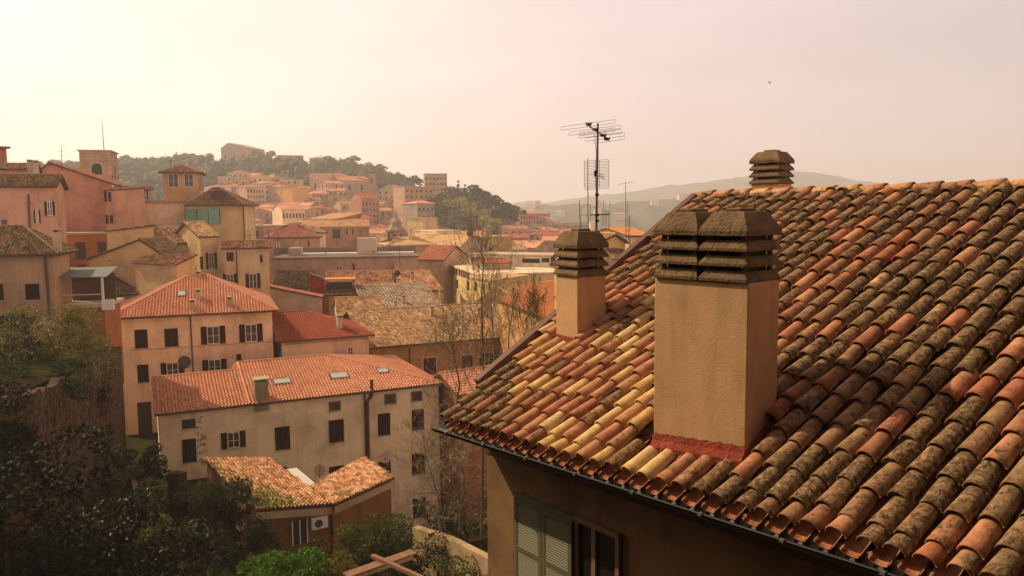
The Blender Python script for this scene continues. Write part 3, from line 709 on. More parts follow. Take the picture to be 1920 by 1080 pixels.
# second dark window of the same wall, further along below the picture edge
# ---------------- chimneys
CAPM = mortar('weathered_cap_concrete', (.17, .108, .058), 5, .03)
CHW = mortar('chimney_render', (.47, .30, .17), 3, .012)
_r = [n for n in CHW.node_tree.nodes if n.type == 'VALTORGB'][0].color_ramp
for e, k in zip(_r.elements, (.84, 1., 1.08)): e.color = (.56*k, .335*k, .18*k, 1)
_b = [n for n in CHW.node_tree.nodes if n.type == 'BUMP'][0]; _b.inputs['Strength'].default_value = .35; [n for n in CHW.node_tree.nodes if n.type == 'TEX_NOISE'][-1].inputs['Scale'].default_value = 55.
def _stain(m):
    n = m.node_tree; b = n.nodes['Principled BSDF']; l = b.inputs['Base Color'].links[0].from_socket; mp = n.nodes.new('ShaderNodeMapping'); mp.inputs['Scale'].default_value = (5, 5, .7); n.links.new(geo(n), mp.inputs[0])
    t = tex(n, 'ShaderNodeTexNoise', mp.outputs[0], Scale=1., Detail=6., Roughness=.7); rr_ = ramp(n, t.outputs['Fac'], [(.32, (.86, .83, .80)), (.5, (1, 1, 1)), (.8, (1.06, 1.05, 1.03))]); n.links.new(mixc(n, 1., l, rr_.outputs[0], 'MULTIPLY'), b.inputs['Base Color'])
_stain(CHW)
def cap_unit(mb, c, d, s, wd_, wz, z0, nl=3, pitch=.152, caph=.26):
    """louvred chimney cap: c centre, d/s horizontal axes, half widths"""
    def ring(prof):
        Vv = []
        for (g_, z) in prof:
            for sx, sy in ((-1, -1), (1, -1), (1, 1), (-1, 1)): Vv.append(c+d*sx*(wd_+g_)+s*sy*(wz+g_)+np.array([0, 0, z-c[2]]))
        n = len(prof); mb.add(Vv, [(i*4+j, i*4+(j+1) % 4, (i+1)*4+(j+1) % 4, (i+1)*4+j) for i in range(n-1) for j in range(4)])
    z = z0
    for k in range(nl):
        ring([(-.07, z+.03), (.030, z), (.032, z+.035), (.022, z+.046), (-.004, z+.084), (-.016, z+.104), (-.055, z+.108)]); z += pitch
    ring([(-.07, z+.02), (.030, z), (.034, z+.05), (.024, z+.080), (-.060, z+caph-.016), (-.078, z+caph), (-.3*wd_/.26, z+caph+.003)])
    ring([(-.16, z+caph-.01), (-.155, z+caph+.025), (-.17, z+caph+.035), (-min(wd_, wz)+.01, z+caph+.03)])
    # dark flue inside
    Vv = []
    for zz in (z0, z+.03):
        for sx, sy in ((-1, -1), (1, -1), (1, 1), (-1, 1)): Vv.append(c+d*sx*(wd_-.075)+s*sy*(wz-.075)+np.array([0, 0, zz-c[2]]))
    mb.add(Vv, [(j, (j+1) % 4, 4+(j+1) % 4, 4+j) for j in range(4)], m=1)
    # corner posts
    for sx, sy in ((-1, -1), (1, -1), (1, 1), (-1, 1)):
        o = c+d*sx*(wd_-.05)+s*sy*(wz-.05); mb.box((-.022, -.022, z0-c[2]), (.022, .022, z+.03-c[2]), o=o, R=np.stack([d, s, (0, 0, 1)], 1))
def chimney(label, o, d, s, l, dd, zb0, zt0, units, red=True, pitch=.152, caph=.26):
    root = empty('chimney', (o[0], o[1], zb0)); off = Vector((o[0], o[1], zb0)); tag(root, label, 'chimney', 'chimneys with stepped concrete caps on the near roof')
    b = MB(); B_ = np.array([o[0], o[1], 0]); ins = .0
    R_ = np.stack([d, s, (0, 0, 1)], 1)
    b.box((0, 0, zb0-.4), (l, dd, zt0), R=R_, o=B_)
    ob = b.build('chimney_shaft', CHW, root); ob.matrix_parent_inverse = Matrix.Translation(-off)
    bv = ob.modifiers.new('bevel', 'BEVEL'); bv.width = .012; bv.segments = 2
    for k in range(units):
        c_ = MB(); wu = l/units; cc = B_+d*(wu*(k+.5))+s*dd/2+np.array([0, 0, zt0])
        cap_unit(c_, cc, d, s, wu/2-(.036 if units > 1 else 0), dd/2, zt0, pitch=pitch, caph=caph)
        oc = c_.build('chimney_cap', [CAPM, DARK], root); oc.matrix_parent_inverse = Matrix.Translation(-off)
        bv = oc.modifiers.new('bevel', 'BEVEL'); bv.width = .006; bv.segments = 2; bv.limit_method = 'ANGLE'
    if red:   # painted flashing: skirt on the shaft and apron on the tiles
        r = MB(); 
        def onroof(p, n_): q = fuv(p); return fw(q[0], q[1], n_)
        m_ = 24
        def strip(A_, B2, outd, h0=.05, wid=.16):
            Vv = []
            for i in range(m_+1):
                t = i/m_; p = A_+(B2-A_)*t; base = p.copy(); q = fuv(base); zz = (fw(q[0], q[1], 0)-base)
                # find roof height at this plan position
                zr_ = (DP*-1-(FN[0]*p[0]+FN[1]*p[1]))/FN[2]
                j = .012*sin(i*1.9)+.008*sin(i*4.3)
                Vv += [np.array([p[0], p[1], zr_+.085+h0*.6+j*.7])+outd*.006, np.array([p[0], p[1], zr_+.045])+outd*.022, np.array([p[0]+outd[0]*wid, p[1]+outd[1]*wid, 0])]
                pp = Vv[-1]; pp[2] = (-DP-(FN[0]*pp[0]+FN[1]*pp[1]))/FN[2]+.012
                Vv += [np.array([pp[0], pp[1], pp[2]-.06])]
            r.add(Vv, [(i*4+j_, (i+1)*4+j_, (i+1)*4+j_+1, i*4+j_+1) for i in range(m_) for j_ in range(3)])
        A_ = B_.copy(); strip(A_+d*-.0, A_+d*l, -s, wid=.07); strip(A_+d*l, A_+d*l+s*dd, d, h0=-.03, wid=.03); strip(A_+s*dd, A_, -d, h0=-.03, wid=.03)
        orr = r.build('flashing', REDM, root); orr.matrix_parent_inverse = Matrix.Translation(-off)
    return root
def zat(o, px, py):  # height where the pixel row meets the vertical through o
    dd = o@_f; lo, hi = -10., 10.
    for _ in range(50):
        mz = (lo+hi)/2
        if proj((o[0], o[1], mz))[1] > py: lo = mz
        else: hi = mz
    return (lo+hi)/2
bz = zat(BIG[0], 1225, 520); sz = zat(SML[0], 1043, 515)
chimney('broad rendered double chimney with two stepped concrete caps, nearest on the tiled roof', BIG[0], bd, bs, bl, .60, BIG[1][2]-.1, bz, 2, pitch=.150, caph=.24)
chimney('narrow single chimney with one stepped cap beside the roof verge', SML[0], sd_, ss, sl2, .52, SML[0][2]-.1, sz, 1, pitch=.133, caph=.245)
ro = P(1408, 352, 14.6); rq = P(1448, 352, 14.16); d_ = unit([rq[0]-ro[0], rq[1]-ro[1], 0]); s_ = np.array([-d_[1], d_[0], 0])
rz_ = zat(ro, 1408, 346)
chimney('mossy stepped chimney cap rising behind the orange ridge tiles', ro, bd, bs, .545, .52, rz_-1.6, rz_, 1, red=False, pitch=.127, caph=.22)
# weeds rooted between the tiles
LEAFW = plain('weed_leaf', (.10, .17, .03), .6)
for i, (px, py, lb_) in enumerate(((1308, 878, 'small green weed growing between tiles just below the big chimney'), (1424, 925, 'tuft of weed on the eave tiles right of the big chimney'), (1580, 690, 'green sprig in the tile channel up the slope right of the big chimney'), (1836, 1012, 'leafy weed near the bottom right corner of the tile roof'), (1190, 872, 'mossy weed between eave tiles left of the big chimney'))):
    b = MB(); c_ = fhit(px, py, .07)
    n_ = 46; 
    for k in range(n_):
        p = RNG.normal(0, .032, 3)*[1, 1, .6]; p[2] = abs(p[2]); a_ = unit(RNG.normal(size=3)); b_2 = unit(np.cross(a_, RNG.normal(size=3))); s0 = RNG.uniform(.006, .013)
        b.add([p-a_*s0, p+b_2*s0, p+a_*s0, p-b_2*s0], [(0, 1, 2, 3)])
    o = b.build('weed', LEAFW, None, loc=tuple(c_)); kind(o, 'thing'); tag(o, lb_, 'weed', 'weeds on the near roof')


# house the view is taken from: unseen wall and wing added as sky blockers
vh = empty('sky_blocker_house', (-4, -6, -21)); tag(vh, 'unseen plastered house and wing behind the viewpoint, added to block sky light', 'house'); vm = plaster((.05, .03, .016), .4)
b = MB(); b.box((-9, 0, 0), (22, 4.7, 28)); b.build('wall', vm, vh); b = MB(); b.box((-15, 0, 0), (-9, 18, 27)); b.build('blocker_wing_wall', vm, vh)
b = MB(); b.box((-9.5, -.4, 28), (22.6, 5.1, 28.3)); b.build('roof', plain('roof_boards', (.11, .055, .035), .9), vh); b = MB(); b.box((-15.5, -.4, 27), (-8.6, 18.5, 27.3)); b.build('blocker_wing_roof', plain('roof_boards', (.11, .055, .035), .9), vh)
ubox('window', DARK, vh, 3.2, 4.8, 4.65, 4.72, 19.6, 21.8)
# ============================================================ terrain
HZX = [-400, 0, 150, 300, 450, 600, 700, 760, 830, 900, 960, 1040, 1200, 2400]
HZZ = [30, 34, 38, 41, 44, 41, 33, 24, 13, 2, -10, -24, -40, -44]
def terr(x, y):
    d = max(y, 1.); px = 960+FP*x/max(d, 40.); hz = np.interp(px, HZX, HZZ)
    t = min(max((d-230)/430., 0), 1); t = (t*t*(3-2*t))**1.32
    base = -19+ (0 if d < 90 else -min((d-90)/150, 1)*3)
    if hz < base: t = min(max((d-330)/400., 0), 1)
    z = base+(hz-base)*t
    if 40 < d < 120: z -= 8*min(max((x+17)/8, 0), 1)*min((d-40)/8, 1)*min((120-d)/25, 1)
    if d > 720: z += (-45-z)*min((d-720)/350, 1)
    return z
def terr2(x, y):
    return terr(x, y)
gm_ = MB(); rr = np.concatenate([np.linspace(2, 100, 26), np.linspace(110, 1100, 90)]); aa = np.radians(np.linspace(-62, 62, 130))
Vg = [(r*sin(a), r*cos(a), terr2(r*sin(a), r*cos(a))) for r in rr for a in aa]
na = len(aa); ii = [(i*na+j, i*na+j+1, (i+1)*na+j+1, (i+1)*na+j) for i in range(len(rr)-1) for j in range(na-1)]
gm_.add(Vg, ii)
def groundmat():
    m, n, b = newmat('earth_and_grass'); g = geo(n)
    a = tex(n, 'ShaderNodeTexNoise', g, Scale=.35, Detail=8., Roughness=.7)
    r = ramp(n, a.outputs['Fac'], [(.35, (.03, .018, .009)), (.5, (.030, .028, .010)), (.65, (.05, .05, .016))]); n.links.new(r.outputs[0], b.inputs['Base Color'])
    a2 = tex(n, 'ShaderNodeTexNoise', g, Scale=6., Detail=6.); bump(n, b, a2.outputs['Fac'], .8, .1); b.inputs['Specular IOR Level'].default_value = 0; b.inputs['Roughness'].default_value = 1; return m
kind(gm_.build('ground', groundmat(), None, True), 'structure')
# plain of the coast beyond and the sheet that reaches the horizon
pb_ = MB(); pb_.add([(-3100, -50, -47), (3100, -50, -47), (3100, 3600, -47), (-3100, 3600, -47)], [(0, 1, 2, 3)])
kind(pb_.build('terrain', plain('far_land', (.16, .15, .11), .9)), 'structure')
def ridge_mesh(pts, d, depth, zb, name, mat, nx=260, amp=5):
    """a long hill: skyline through pixel points at distance d, falling to front and back"""
    xs = np.linspace(pts[0][0], pts[-1][0], nx); ys = np.interp(xs, [p[0] for p in pts], [p[1] for p in pts])
    top = []
    ph = RNG.uniform(0, 6, 8)
    rows = []
    for k, (dd, fr) in enumerate(((-1, 0), (-.75, .22), (-.5, .48), (-.28, .74), (-.1, .93), (0, 1), (.3, .8), (1, .0))):
        R_ = []
        for x, y in zip(xs, ys):
            tp = P(x, y, d); s = sum(sin(x*f_+ph[i]+k*1.7) for i, f_ in enumerate((.013, .031, .057, .11)))*amp*(fr*(1-fr)*4+.08)
            sc = (d+dd*depth)/d; R_.append((tp[0]*sc, tp[1]*sc, zb+(tp[2]-zb)*fr+s))
        rows.append(R_)
    b = MB(); V = [p for R_ in rows for p in R_]; b.add(V, [(i*nx+j, i*nx+j+1, (i+1)*nx+j+1, (i+1)*nx+j) for i in range(len(rows)-1) for j in range(nx-1)])
    return kind(b.build(name, mat, None, True), 'structure')
def hillmat(nm, c0, c1, sc=.02):
    m, n, b = newmat(nm); g = geo(n); a = tex(n, 'ShaderNodeTexNoise', g, Scale=sc, Detail=8., Roughness=.7)
    r = ramp(n, a.outputs['Fac'], [(.35, c0), (.6, c1)]); n.links.new(r.outputs[0], b.inputs['Base Color']); bump(n, b, a.outputs['Fac'], 1., 6.); return m
HM = hillmat('far_woods', (.035, .045, .02), (.10, .10, .045))
ridge_mesh([(700, 400), (900, 392), (1000, 384), (1080, 372), (1150, 364), (1250, 350), (1350, 337), (1420, 327), (1480, 319), (1540, 325), (1600, 337), (1660, 346), (1800, 352), (2000, 360)], 2850, 700, -50, 'far_hill', HM, amp=14)
ridge_mesh([(900, 402), (960, 392), (1010, 386), (1060, 384), (1110, 385), (1180, 378), (1260, 372), (1350, 370), (1500, 372), (1800, 380)], 1500, 420, -50, 'wooded_hill', HM, amp=8)

# ============================================================ houses near by
C_CREAM = (.76, .56, .385); C_TAN = (.55, .38, .22); C_PINK = (.47, .245, .19); C_OCHRE = (.46, .27, .12); C_YEL = (.60, .43, .23); C_ORNG = (.42, .15, .06); C_GREY = (.40, .34, .28); C_PALE = (.70, .53, .38); C_ROSE = (.50, .30, .22); C_BRICK = (.33, .19, .11)
# long lower house with skylights: a low left section and the taller main roof
C_B = (.80, .61, .43)
_ez = P(289, 778, 54.5)[2]; _m = hitz(468, 758.5, _ez)
Bl = house('long_house_end', 'low left end of the long cream house, one shuttered window and red creeper', (289, 778), (468, 758.5), 54.5, 5.6, 1.58, -28, C_B, 'red', 'gable', oh=.3, D=11.2, tile=(.24, 6),
  wins=[((341, 786, 366, 803), 'dark'), ((341, 823, 367, 867), 'closed'), ((414, 810, 460, 840), 'open')])
B = house('long_house', 'long low cream house with roof skylights and a tall brown downpipe, above the garden', (468, 758.5), (831, 719), proj(_m)[2], 6.9, 1.95, -28, C_B, 'red', 'hip', oh=.3, hl=.01, hr=8.0, D=13.8, tile=(.24, 6),
  wins=[((515, 800, 543, 843), 'closed'), ((617, 753, 638, 770), 'small'), ((616, 787, 644, 829), 'closed'), ((721, 739, 742, 757), 'small'), ((708, 775, 731, 816), 'closed'), ((771, 734, 791, 752), 'small'), ((772, 768, 794, 806), 'closed'), ((772, 850, 796, 889), 'closed'), ((774, 933, 798, 970), 'closed'), ((617, 874, 645, 905), 'closed'), ((709, 865, 732, 905), 'closed')])
fl = MB(); fl.box((-.62, B['y0']-.0, 0), (B['x0']+.01, B['y0']+.4, B['H']-.06)); fl.build('wall_strip', plaster(C_B), B['root'])
def pipe_on(hh, pts, r=.06, off=.12, name='downpipe', mat=PIPE):
    b = MB(); y = (hh['y0'] if hh else 0); L_ = []
    for px, py in pts: x, z = hh['onface'](px, py, y-off); L_.append((x, y-off, z))
    b.tube(L_, r, 7); return b.build(name, mat, hh['root'])
pipe_on(B, [(697, 712), (697, 742), (689, 752), (691, 866)], .14, .2); pipe_on(B, [(684, 738), (687, 866)], .06, .1)
def skylight(hh, px, py, wd=.9, ln=1.1, op=0.):
    """on the front slope"""
    # intersect with roof slope plane in local coordinates
    o_ = hh['loc']((0, 0, 0)); q = hh['loc'](ray(px, py))-o_; k = hh['rise']/hh['w']
    t = (hh['H']-o_[2]+k*o_[1])/(q[2]-k*q[1]); h = o_+q*t; n_ = unit((0, -k, 1)); v_ = unit((0, 1, k)); u_ = np.array([1., 0, 0])
    R_ = np.stack([u_, v_, n_], 1); b = MB(); h = h+n_*.05
    b.box((-wd/2, -ln/2, -.05), (wd/2, ln/2, .09), 0, R_, h); 
    b2 = MB(); b2.box((-wd/2+.1, -ln/2+.1, .0), (wd/2-.1, ln/2-.1, .102), 0, R_, h)
    o = b.build('skylight', plain('skylight_frame', (.10, .09, .09), .4), hh['root']); b2.build('pane', plain('skylight_glass', (.42, .42, .42), .08, .8), o); return h
def onslope(hh, px, py):
    o_ = hh['loc']((0, 0, 0)); q = hh['loc'](ray(px, py))-o_; k = hh['rise']/hh['w']
    t = (hh['H']-o_[2]+k*o_[1])/(q[2]-k*q[1]); return o_+q*t
for a_ in ((529, 717, 1.4, .9), (636, 706, 1.5, 1.0), (718, 697, 1.0, .8)): skylight(B, *a_)
h = onslope(B, 490, 748); potchimney(B['root'], h[0], h[1], h[2]-.3, 1.7, .95, plaster((.30, .25, .13), .5))
def dish(label, p, r, face, mat, group='satellite dishes on the houses', name='satellite_dish'):
    root = empty(name, tuple(p)); tag(root, label, 'satellite dish', group)
    f = unit(face); a = unit(np.cross(f, (0, 0, 1))); b_ = np.cross(a, f); m = MB(); V = [f*(-.12*r)]
    for k in range(1, 5):
        q = k/4
        for j in range(20): V.append(a*cos(j*pi/10)*r*q+b_*sin(j*pi/10)*r*1.05*q+f*(-.12*r+.16*r*q*q))
    T = [(0, 1+j, 1+(j+1) % 20) for j in range(20)]; Q = [(1+k*20+j, 1+(k+1)*20+j, 1+(k+1)*20+(j+1) % 20, 1+k*20+(j+1) % 20) for k in range(3) for j in range(20)]
    m.add(V, Q, T); o = m.build('reflector', mat, root, True); sol = o.modifiers.new('s', 'SOLIDIFY'); sol.thickness = .02
    m2 = MB(); m2.tube([-b_*r, f*r*.9], .02, 5); m2.box((-.04, -.04, -.04), (.04, .04, .04), o=f*r*.9); m2.build('feed_arm', METAL, root)
    m3 = MB(); m3.tube([-f*.1*r, -f*.35*r, (-f*.35*r)[0:3]+np.array([0, 0, -1.5*r])], .03, 5); m3.build('mast', METAL, root); return root
DK = plain('dish_dark', (.06, .045, .04), .5); DC = plain('dish_cream', (.55, .36, .24), .5)
dish('big dark satellite dish on the ridge in front of the hipped cream house', P(346, 679, 62.0), .5, (.55, -.8, .35), DK)
dish('cream satellite dish on the long house wall beside the brown downpipe', P(721, 858, 60.2), .42, (.35, -.9, .3), DC)
dish('pale round satellite dish standing low in front of the long house wall', P(599, 881, 55.5), .40, (.3, -.9, .35), plain('dish_mesh', (.48, .28, .16), .6))
# hipped house
A = house('hipped_house', 'tall cream house with red hipped roof, one skylight and three roof vents', (200, 598), (521, 582), 66, 6.6, 3.0, -28, C_CREAM, 'red', 'hip', oh=.5, hl=6.4, hr=6.0, D=13.2, tile=(.25, 6),
  wins=[((252, 618, 276, 653), 'closed'), ((308, 616, 333, 650), 'closed'), ((376, 612, 422, 645), 'open'), ((448, 608, 492, 641), 'open'), ((257, 684, 278, 717), 'closed'), ((301, 680, 345, 706), 'open'), ((379, 674, 425, 700), 'open'), ((443, 664, 452, 690), 'closed'), ((257, 754, 283, 823), 'dark')])
pipe_on(A, [(357, 592), (363, 715)]); skylight(A, 341, 552, .8, 1.0)
for px, py in ((361, 580), (372, 560), (431, 574)): h = onslope(A, px, py); potchimney(A['root'], h[0], h[1], h[2], .65, .42)
h = onslope(A, 372, 523); potchimney(A['root'], h[0], h[1]+.5, h[2], .5, .5)
s_ = MB(); x0_, z0_ = A['onface'](247, 656, A['y0']); x1_, _ = A['onface'](345, 654, A['y0']); s_.box((x0_, A['y0']-.07, z0_-.08), (A['x1'], A['y0'], z0_)); s_.build('string_course', STONE, A['root'])
A2 = house('low_red_wing', 'low wing with deep red tiles and a dentil cornice, joined to the hipped house', (521, 641), (702, 628), 70.5, 5.4, 2.0, -28, C_PALE, 'darkred', 'hip', oh=.45, hl=0, hr=5.5, D=10.8, wins=[((652, 650, 662, 668), 'arch')])
h = onslope(A2, 637, 614); potchimney(A2['root'], h[0], h[1], h[2]-.2, 1.2, .5)
dn = MB(); 
for k in range(44): dn.box((A2['x0']+.2+k*.22, A2['y0']-.12, A2['H']-.42), (A2['x0']+.31+k*.22, A2['y0'], A2['H']-.28))
dn.build('dentil_cornice', STONE, A2['root'])
# ochre long house behind
C = house('ochre_house', 'long ochre house with weathered tan tile roof behind the bare tree', (686, 653), (1010, 627), 80, 8.5, 2.9, -28, C_OCHRE, 'tan', 'gable', oh=.6, D=17,
  wins=[((794, 671, 817, 702), 'closed_w', SHUTR), ((866, 666, 886, 696), 'closed_w', SHUTR), ((899, 660, 934, 691), 'open'), ((728, 676, 748, 706), 'closed_w', SHUTR), ((960, 655, 980, 684), 'closed')])
pipe_on(C, [(768, 652), (768, 700)], .07)
for px, py, hh in ((810, 592, .9), (900, 590, .6)): h = onslope(C, px, py); potchimney(C['root'], h[0], h[1], h[2], hh, .45, C_.get('x') if False else None)
C2 = house('tan_hip_house', 'tan tiled hipped roof rising behind the ochre house', (838, 600), (1042, 602), 92, 7.5, 3.2, -28, C_OCHRE, 'tan', 'hip', oh=.5, hl=5, hr=8)
D_ = house('flat_tan_house', 'broad shallow stone coloured roof left of the bare tree', (692, 588), (838, 580), 98, 11, 2.6, -28, C_TAN, 'stone', 'gable', tile=(.42, 4), hl=3, hr=5, oh=.4)
for px, py in ((757, 570), (826, 560), (741, 580)): h = onslope(D_, px, py); potchimney(D_['root'], h[0], h[1], h[2], .9, .42)
# red extension between them, low brick-red outbuilding behind the roof verge
house('red_shed', 'small low shed roof of red tiles beside the bare tree trunk', (858, 742), (985, 722), 62, 3, 1.3, -28, (.33, .14, .08), 'red', 'gable', oh=.3, wins=[((880, 790, 890, 830), 'dark')])
# garden pavilion with butterfly roof
G = empty('garden_pavilion', (*P(560, 960, 41)[:2], -21)); tag(G, 'low orange garden outbuilding with two sloping tile roofs, ivy and an air conditioner', 'outbuilding')
gt = MB(); gw = MB()
zl = lambda px, py, d: P(px, py, d)
p1, p2, p3, p4 = zl(380, 858, 47.5), zl(505, 860, 49.0), zl(624, 945, 41.5), zl(480, 955, 39.5)
def planar(pts):  # level the fourth corner into the plane of the others
    a, b, c, d = pts; nn = np.cross(b-a, c-a); d = d.copy(); d[2] = a[2]-(nn[0]*(d[0]-a[0])+nn[1]*(d[1]-a[1]))/nn[2]; return d
p2b = planar([p1, p4, p3, p2]); tiles(gt, [p4, p3, p2b, p1], .20, .32, 6, .07, .05)
q1, q2, q3, q4 = zl(582, 912, 44.2), zl(684, 864, 48.5), zl(740, 894, 44.5), zl(626, 945, 41.3)
q2b = planar([q1, q4, q3, q2]); tiles(gt, [q4, q3, q2b, q1], .20, .32, 6, .07, .05)
gt.build('roof', [tilemat('green'), plain('eave_boards', (.10, .055, .035))], G).matrix_parent_inverse = Matrix.Translation(-G.location)
def wallrun(mb, pts, zb, dz=.14, m=0):
    for a, b in zip(pts[:-1], pts[1:]): mb.add([(a[0], a[1], zb), (b[0], b[1], zb), (b[0], b[1], b[2]-dz), (a[0], a[1], a[2]-dz)], [(0, 1, 2, 3)], m=m)
cen = (p1+p3+q2b)/3
inn_ = lambda p, k=.04: np.array([p[0]+(cen[0]-p[0])*k, p[1]+(cen[1]-p[1])*k, p[2]])
wallrun(gw, [inn_(p) for p in (p1, p4, p3, q4, q3, q2b)], -21.5)
gwo = gw.build('wall', plaster((.22, .105, .045), .5, 1.5), G); gwo.matrix_parent_inverse = Matrix.Translation(-G.location)
fb = MB(); 
for a, b in ((p4, p3), (q4, q3)):
    n_ = unit(np.cross(b-a, (0, 0, 1))); fb.add([a-(0, 0, .16)+n_*.05, b-(0, 0, .16)+n_*.05, b-(0, 0, .55)+n_*.05, a-(0, 0, .55)+n_*.05], [(0, 1, 2, 3)])
fb.build('fascia', plaster((.42, .32, .20), .3), G).matrix_parent_inverse = Matrix.Translation(-G.location)
# window and air conditioner on the pavilion wall
a, b = inn_(p3), inn_(q4); a, b = inn_(p4), inn_(p3)
def wallhit(px, py, a, b):
    nn = np.array([(b-a)[1], -(b-a)[0], 0]); r = ray(px, py); return r*((a@nn)/(r@nn)), unit(nn)
h, nn = wallhit(562, 997, a, b); d_ = unit((b-a)*[1, 1, 0]); R_ = np.stack([d_, -nn if nn[1] < 0 else nn, (0, 0, 1)], 1)
b_ = MB(); b_.box((-.42, -.05, -.65), (.42, .05, .65), 0, R_, h); wo2 = b_.build('window', GLASS, G); wo2.matrix_parent_inverse = Matrix.Translation(-G.location)
b_ = MB(); 
for x in (-.42, -.03, .36): b_.box((x, -.09, -.65), (x+.06, .0, .65), 0, R_, h)
b_.build('frame', WHITE, wo2)
h, nn = wallhit(597, 977, a, b); b_ = MB(); b_.box((-.42, -.36, -.30), (.42, -.06, .30), 0, R_, h); ac = b_.build('air_conditioner', WHITE, None)
tag(ac, 'white air conditioner box on the orange pavilion wall', 'air conditioner', 'air conditioners')
b_ = MB(); an = np.linspace(0, 2*pi, 17)[:-1]; c_ = h-R_[:, 1]*.365-R_[:, 0]*.08
b_.poly([c_+R_[:, 0]*cos(t)*.22+R_[:, 2]*sin(t)*.22 for t in an]); b_.build('fan_grille', plain('grille_dark', (.08, .07, .06)), ac)
b_ = MB(); sp_ = [P(532, 880, 49), P(556, 877, 50), P(594, 908, 46), P(574, 910, 45)]; b_.prism(np.array(sp_), (0, 0, -.08)); tag(b_.build('roof_panel', plain('white_sheet', (.62, .60, .55), .5)), 'white corrugated sheet between the two pavilion roofs', 'roof panel')

# ============================================================ the left side
L1 = house('pink_house', 'worn pink house at the left edge with dark eave and a drainpipe', (-60, 349), (107, 363), 74, 4, 1.3, -28, (.52, .31, .235), 'brown', 'gable', rot=22, oh=.45, D=8, wins=[((63, 394, 75, 419), 'open'), ((83, 378, 102, 404), 'open'), ((3, 412, 13, 421), 'dark')])
pipe_on(L1, [(53, 364), (56, 440)], .09)
L2 = house('left_house', 'brown plastered house at the left edge with mossy tile roof', (-120, 481), (111, 479), 52, 3.2, 1.9, -28, (.40, .26, .17), 'brown', 'hip', d1=54, oh=.5, hl=3, hr=3, D=5, wins=[((47, 532, 73, 562), 'closed'), ((-8, 532, 5, 563), 'closed')])
pipe_on(L2, [(84, 482), (94, 600)], .09)
h = onslope(L2, 108, 462); potchimney(L2['root'], h[0], h[1], h[2], 1.0, .45)
L3 = house('terrace_house', 'orange house with a roofed loggia terrace and grey awning', (101, 578), (196, 570), 56, 4, .1, -13, (.30, .13, .06), 'old', 'flat', D=4, rot=12, wins=[((123, 588, 147, 612), 'closed')])
lg = MB(); xx, zz = L3['L'], L3['H']
for x in (.0, xx-.15): lg.box((x, 0, zz), (x+.15, .15, zz+2.3))
lg.box((0, 0, zz+.2), (xx, .12, zz+.32)); lg.box((0, 0, zz+.9), (xx, .08, zz+.95)); lg.build('loggia_frame', WHITE, L3['root'])
lg = MB(); lg.box((.3, 3, zz+.2), (xx, 3.1, zz+2.3)); lg.build('loggia_back_wall', plain('dark_wall', (.12, .07, .045)), L3['root'])
lg = MB(); lg.prism([(-.2, -.6, zz+2.25), (xx+.4, -.6, zz+2.2), (xx+.2, 3.2, zz+2.7), (-.2, 3.2, zz+2.7)], (0, 0, .05)); lg.build('awning', plain('grey_awning', (.16, .17, .17)), L3['root'])
ubox('air_conditioner', WHITE, L3['root'], xx-.1, xx+.7, -.35, 0, zz-.2, zz+.55)
L4 = house('pink_gable_house', 'large salmon pink gabled house with white verge on the left', (40, 345), (214, 352), 103, 3.4, 2.9, -20, (.52, .25, .185), 'pink', 'front', rot=15, oh=.35, D=12, wins=[((195, 359, 199, 378), 'closed', SHUTR)])
ubox('verge_trim', WHITE, L4['root'], L4['L']*.97, L4['L']*.97+.3, -.05, .1, L4['H']-.4, L4['H']-.15)
L4b = house('pink_narrow_house', 'narrow pink facade with paired dark red shutters beside the salmon house', (194, 356), (216, 353), 101, 3, .4, -20, (.50, .28, .21), 'pink', 'shed', rot=-20, oh=.1, D=5, wins=[((195, 358, 200, 378), 'closed', SHUTR), ((203, 360, 208, 378), 'closed', SHUTR), ((198, 403, 203, 420), 'closed', SHUTR), ((206, 403, 212, 419), 'closed', SHUTR)])
L6 = house('grey_block', 'plain grey rendered block with one drainpipe, between the pink house and the pale wall', (207, 349), (233, 344), 110, 4, .3, -20, C_GREY, 'old', 'flat', rot=20, D=9)
pipe_on(L6, [(225, 350), (229, 428)], .08)
L6b = house('pale_block', 'blank pale rendered block below the roof terrace', (232, 381), (345, 380), 107, 4, .2, -20, (.66, .48, .36), 'old', 'flat', rot=15, D=10, curb=(.30, .18, .12))
L7 = house('glazed_terrace', 'glazed roof terrace room on top of the pale block', (235, 356), (281, 358), 110, 3, .6, -10, C_GREY, 'old', 'shed', rot=20, D=6, oh=.15, wins=[((237, 356, 263, 375), 'glass'), ((267, 357, 279, 375), 'glass')])
T1 = house('brick_tower', 'square brick bell tower with arched openings and a thin mast', (148, 283), (206, 281), 135, 3, .15, -20, (.42, .27, .19), 'old', 'flat', rot=17, D=6.5, near=True, curb=(.40, .30, .20))
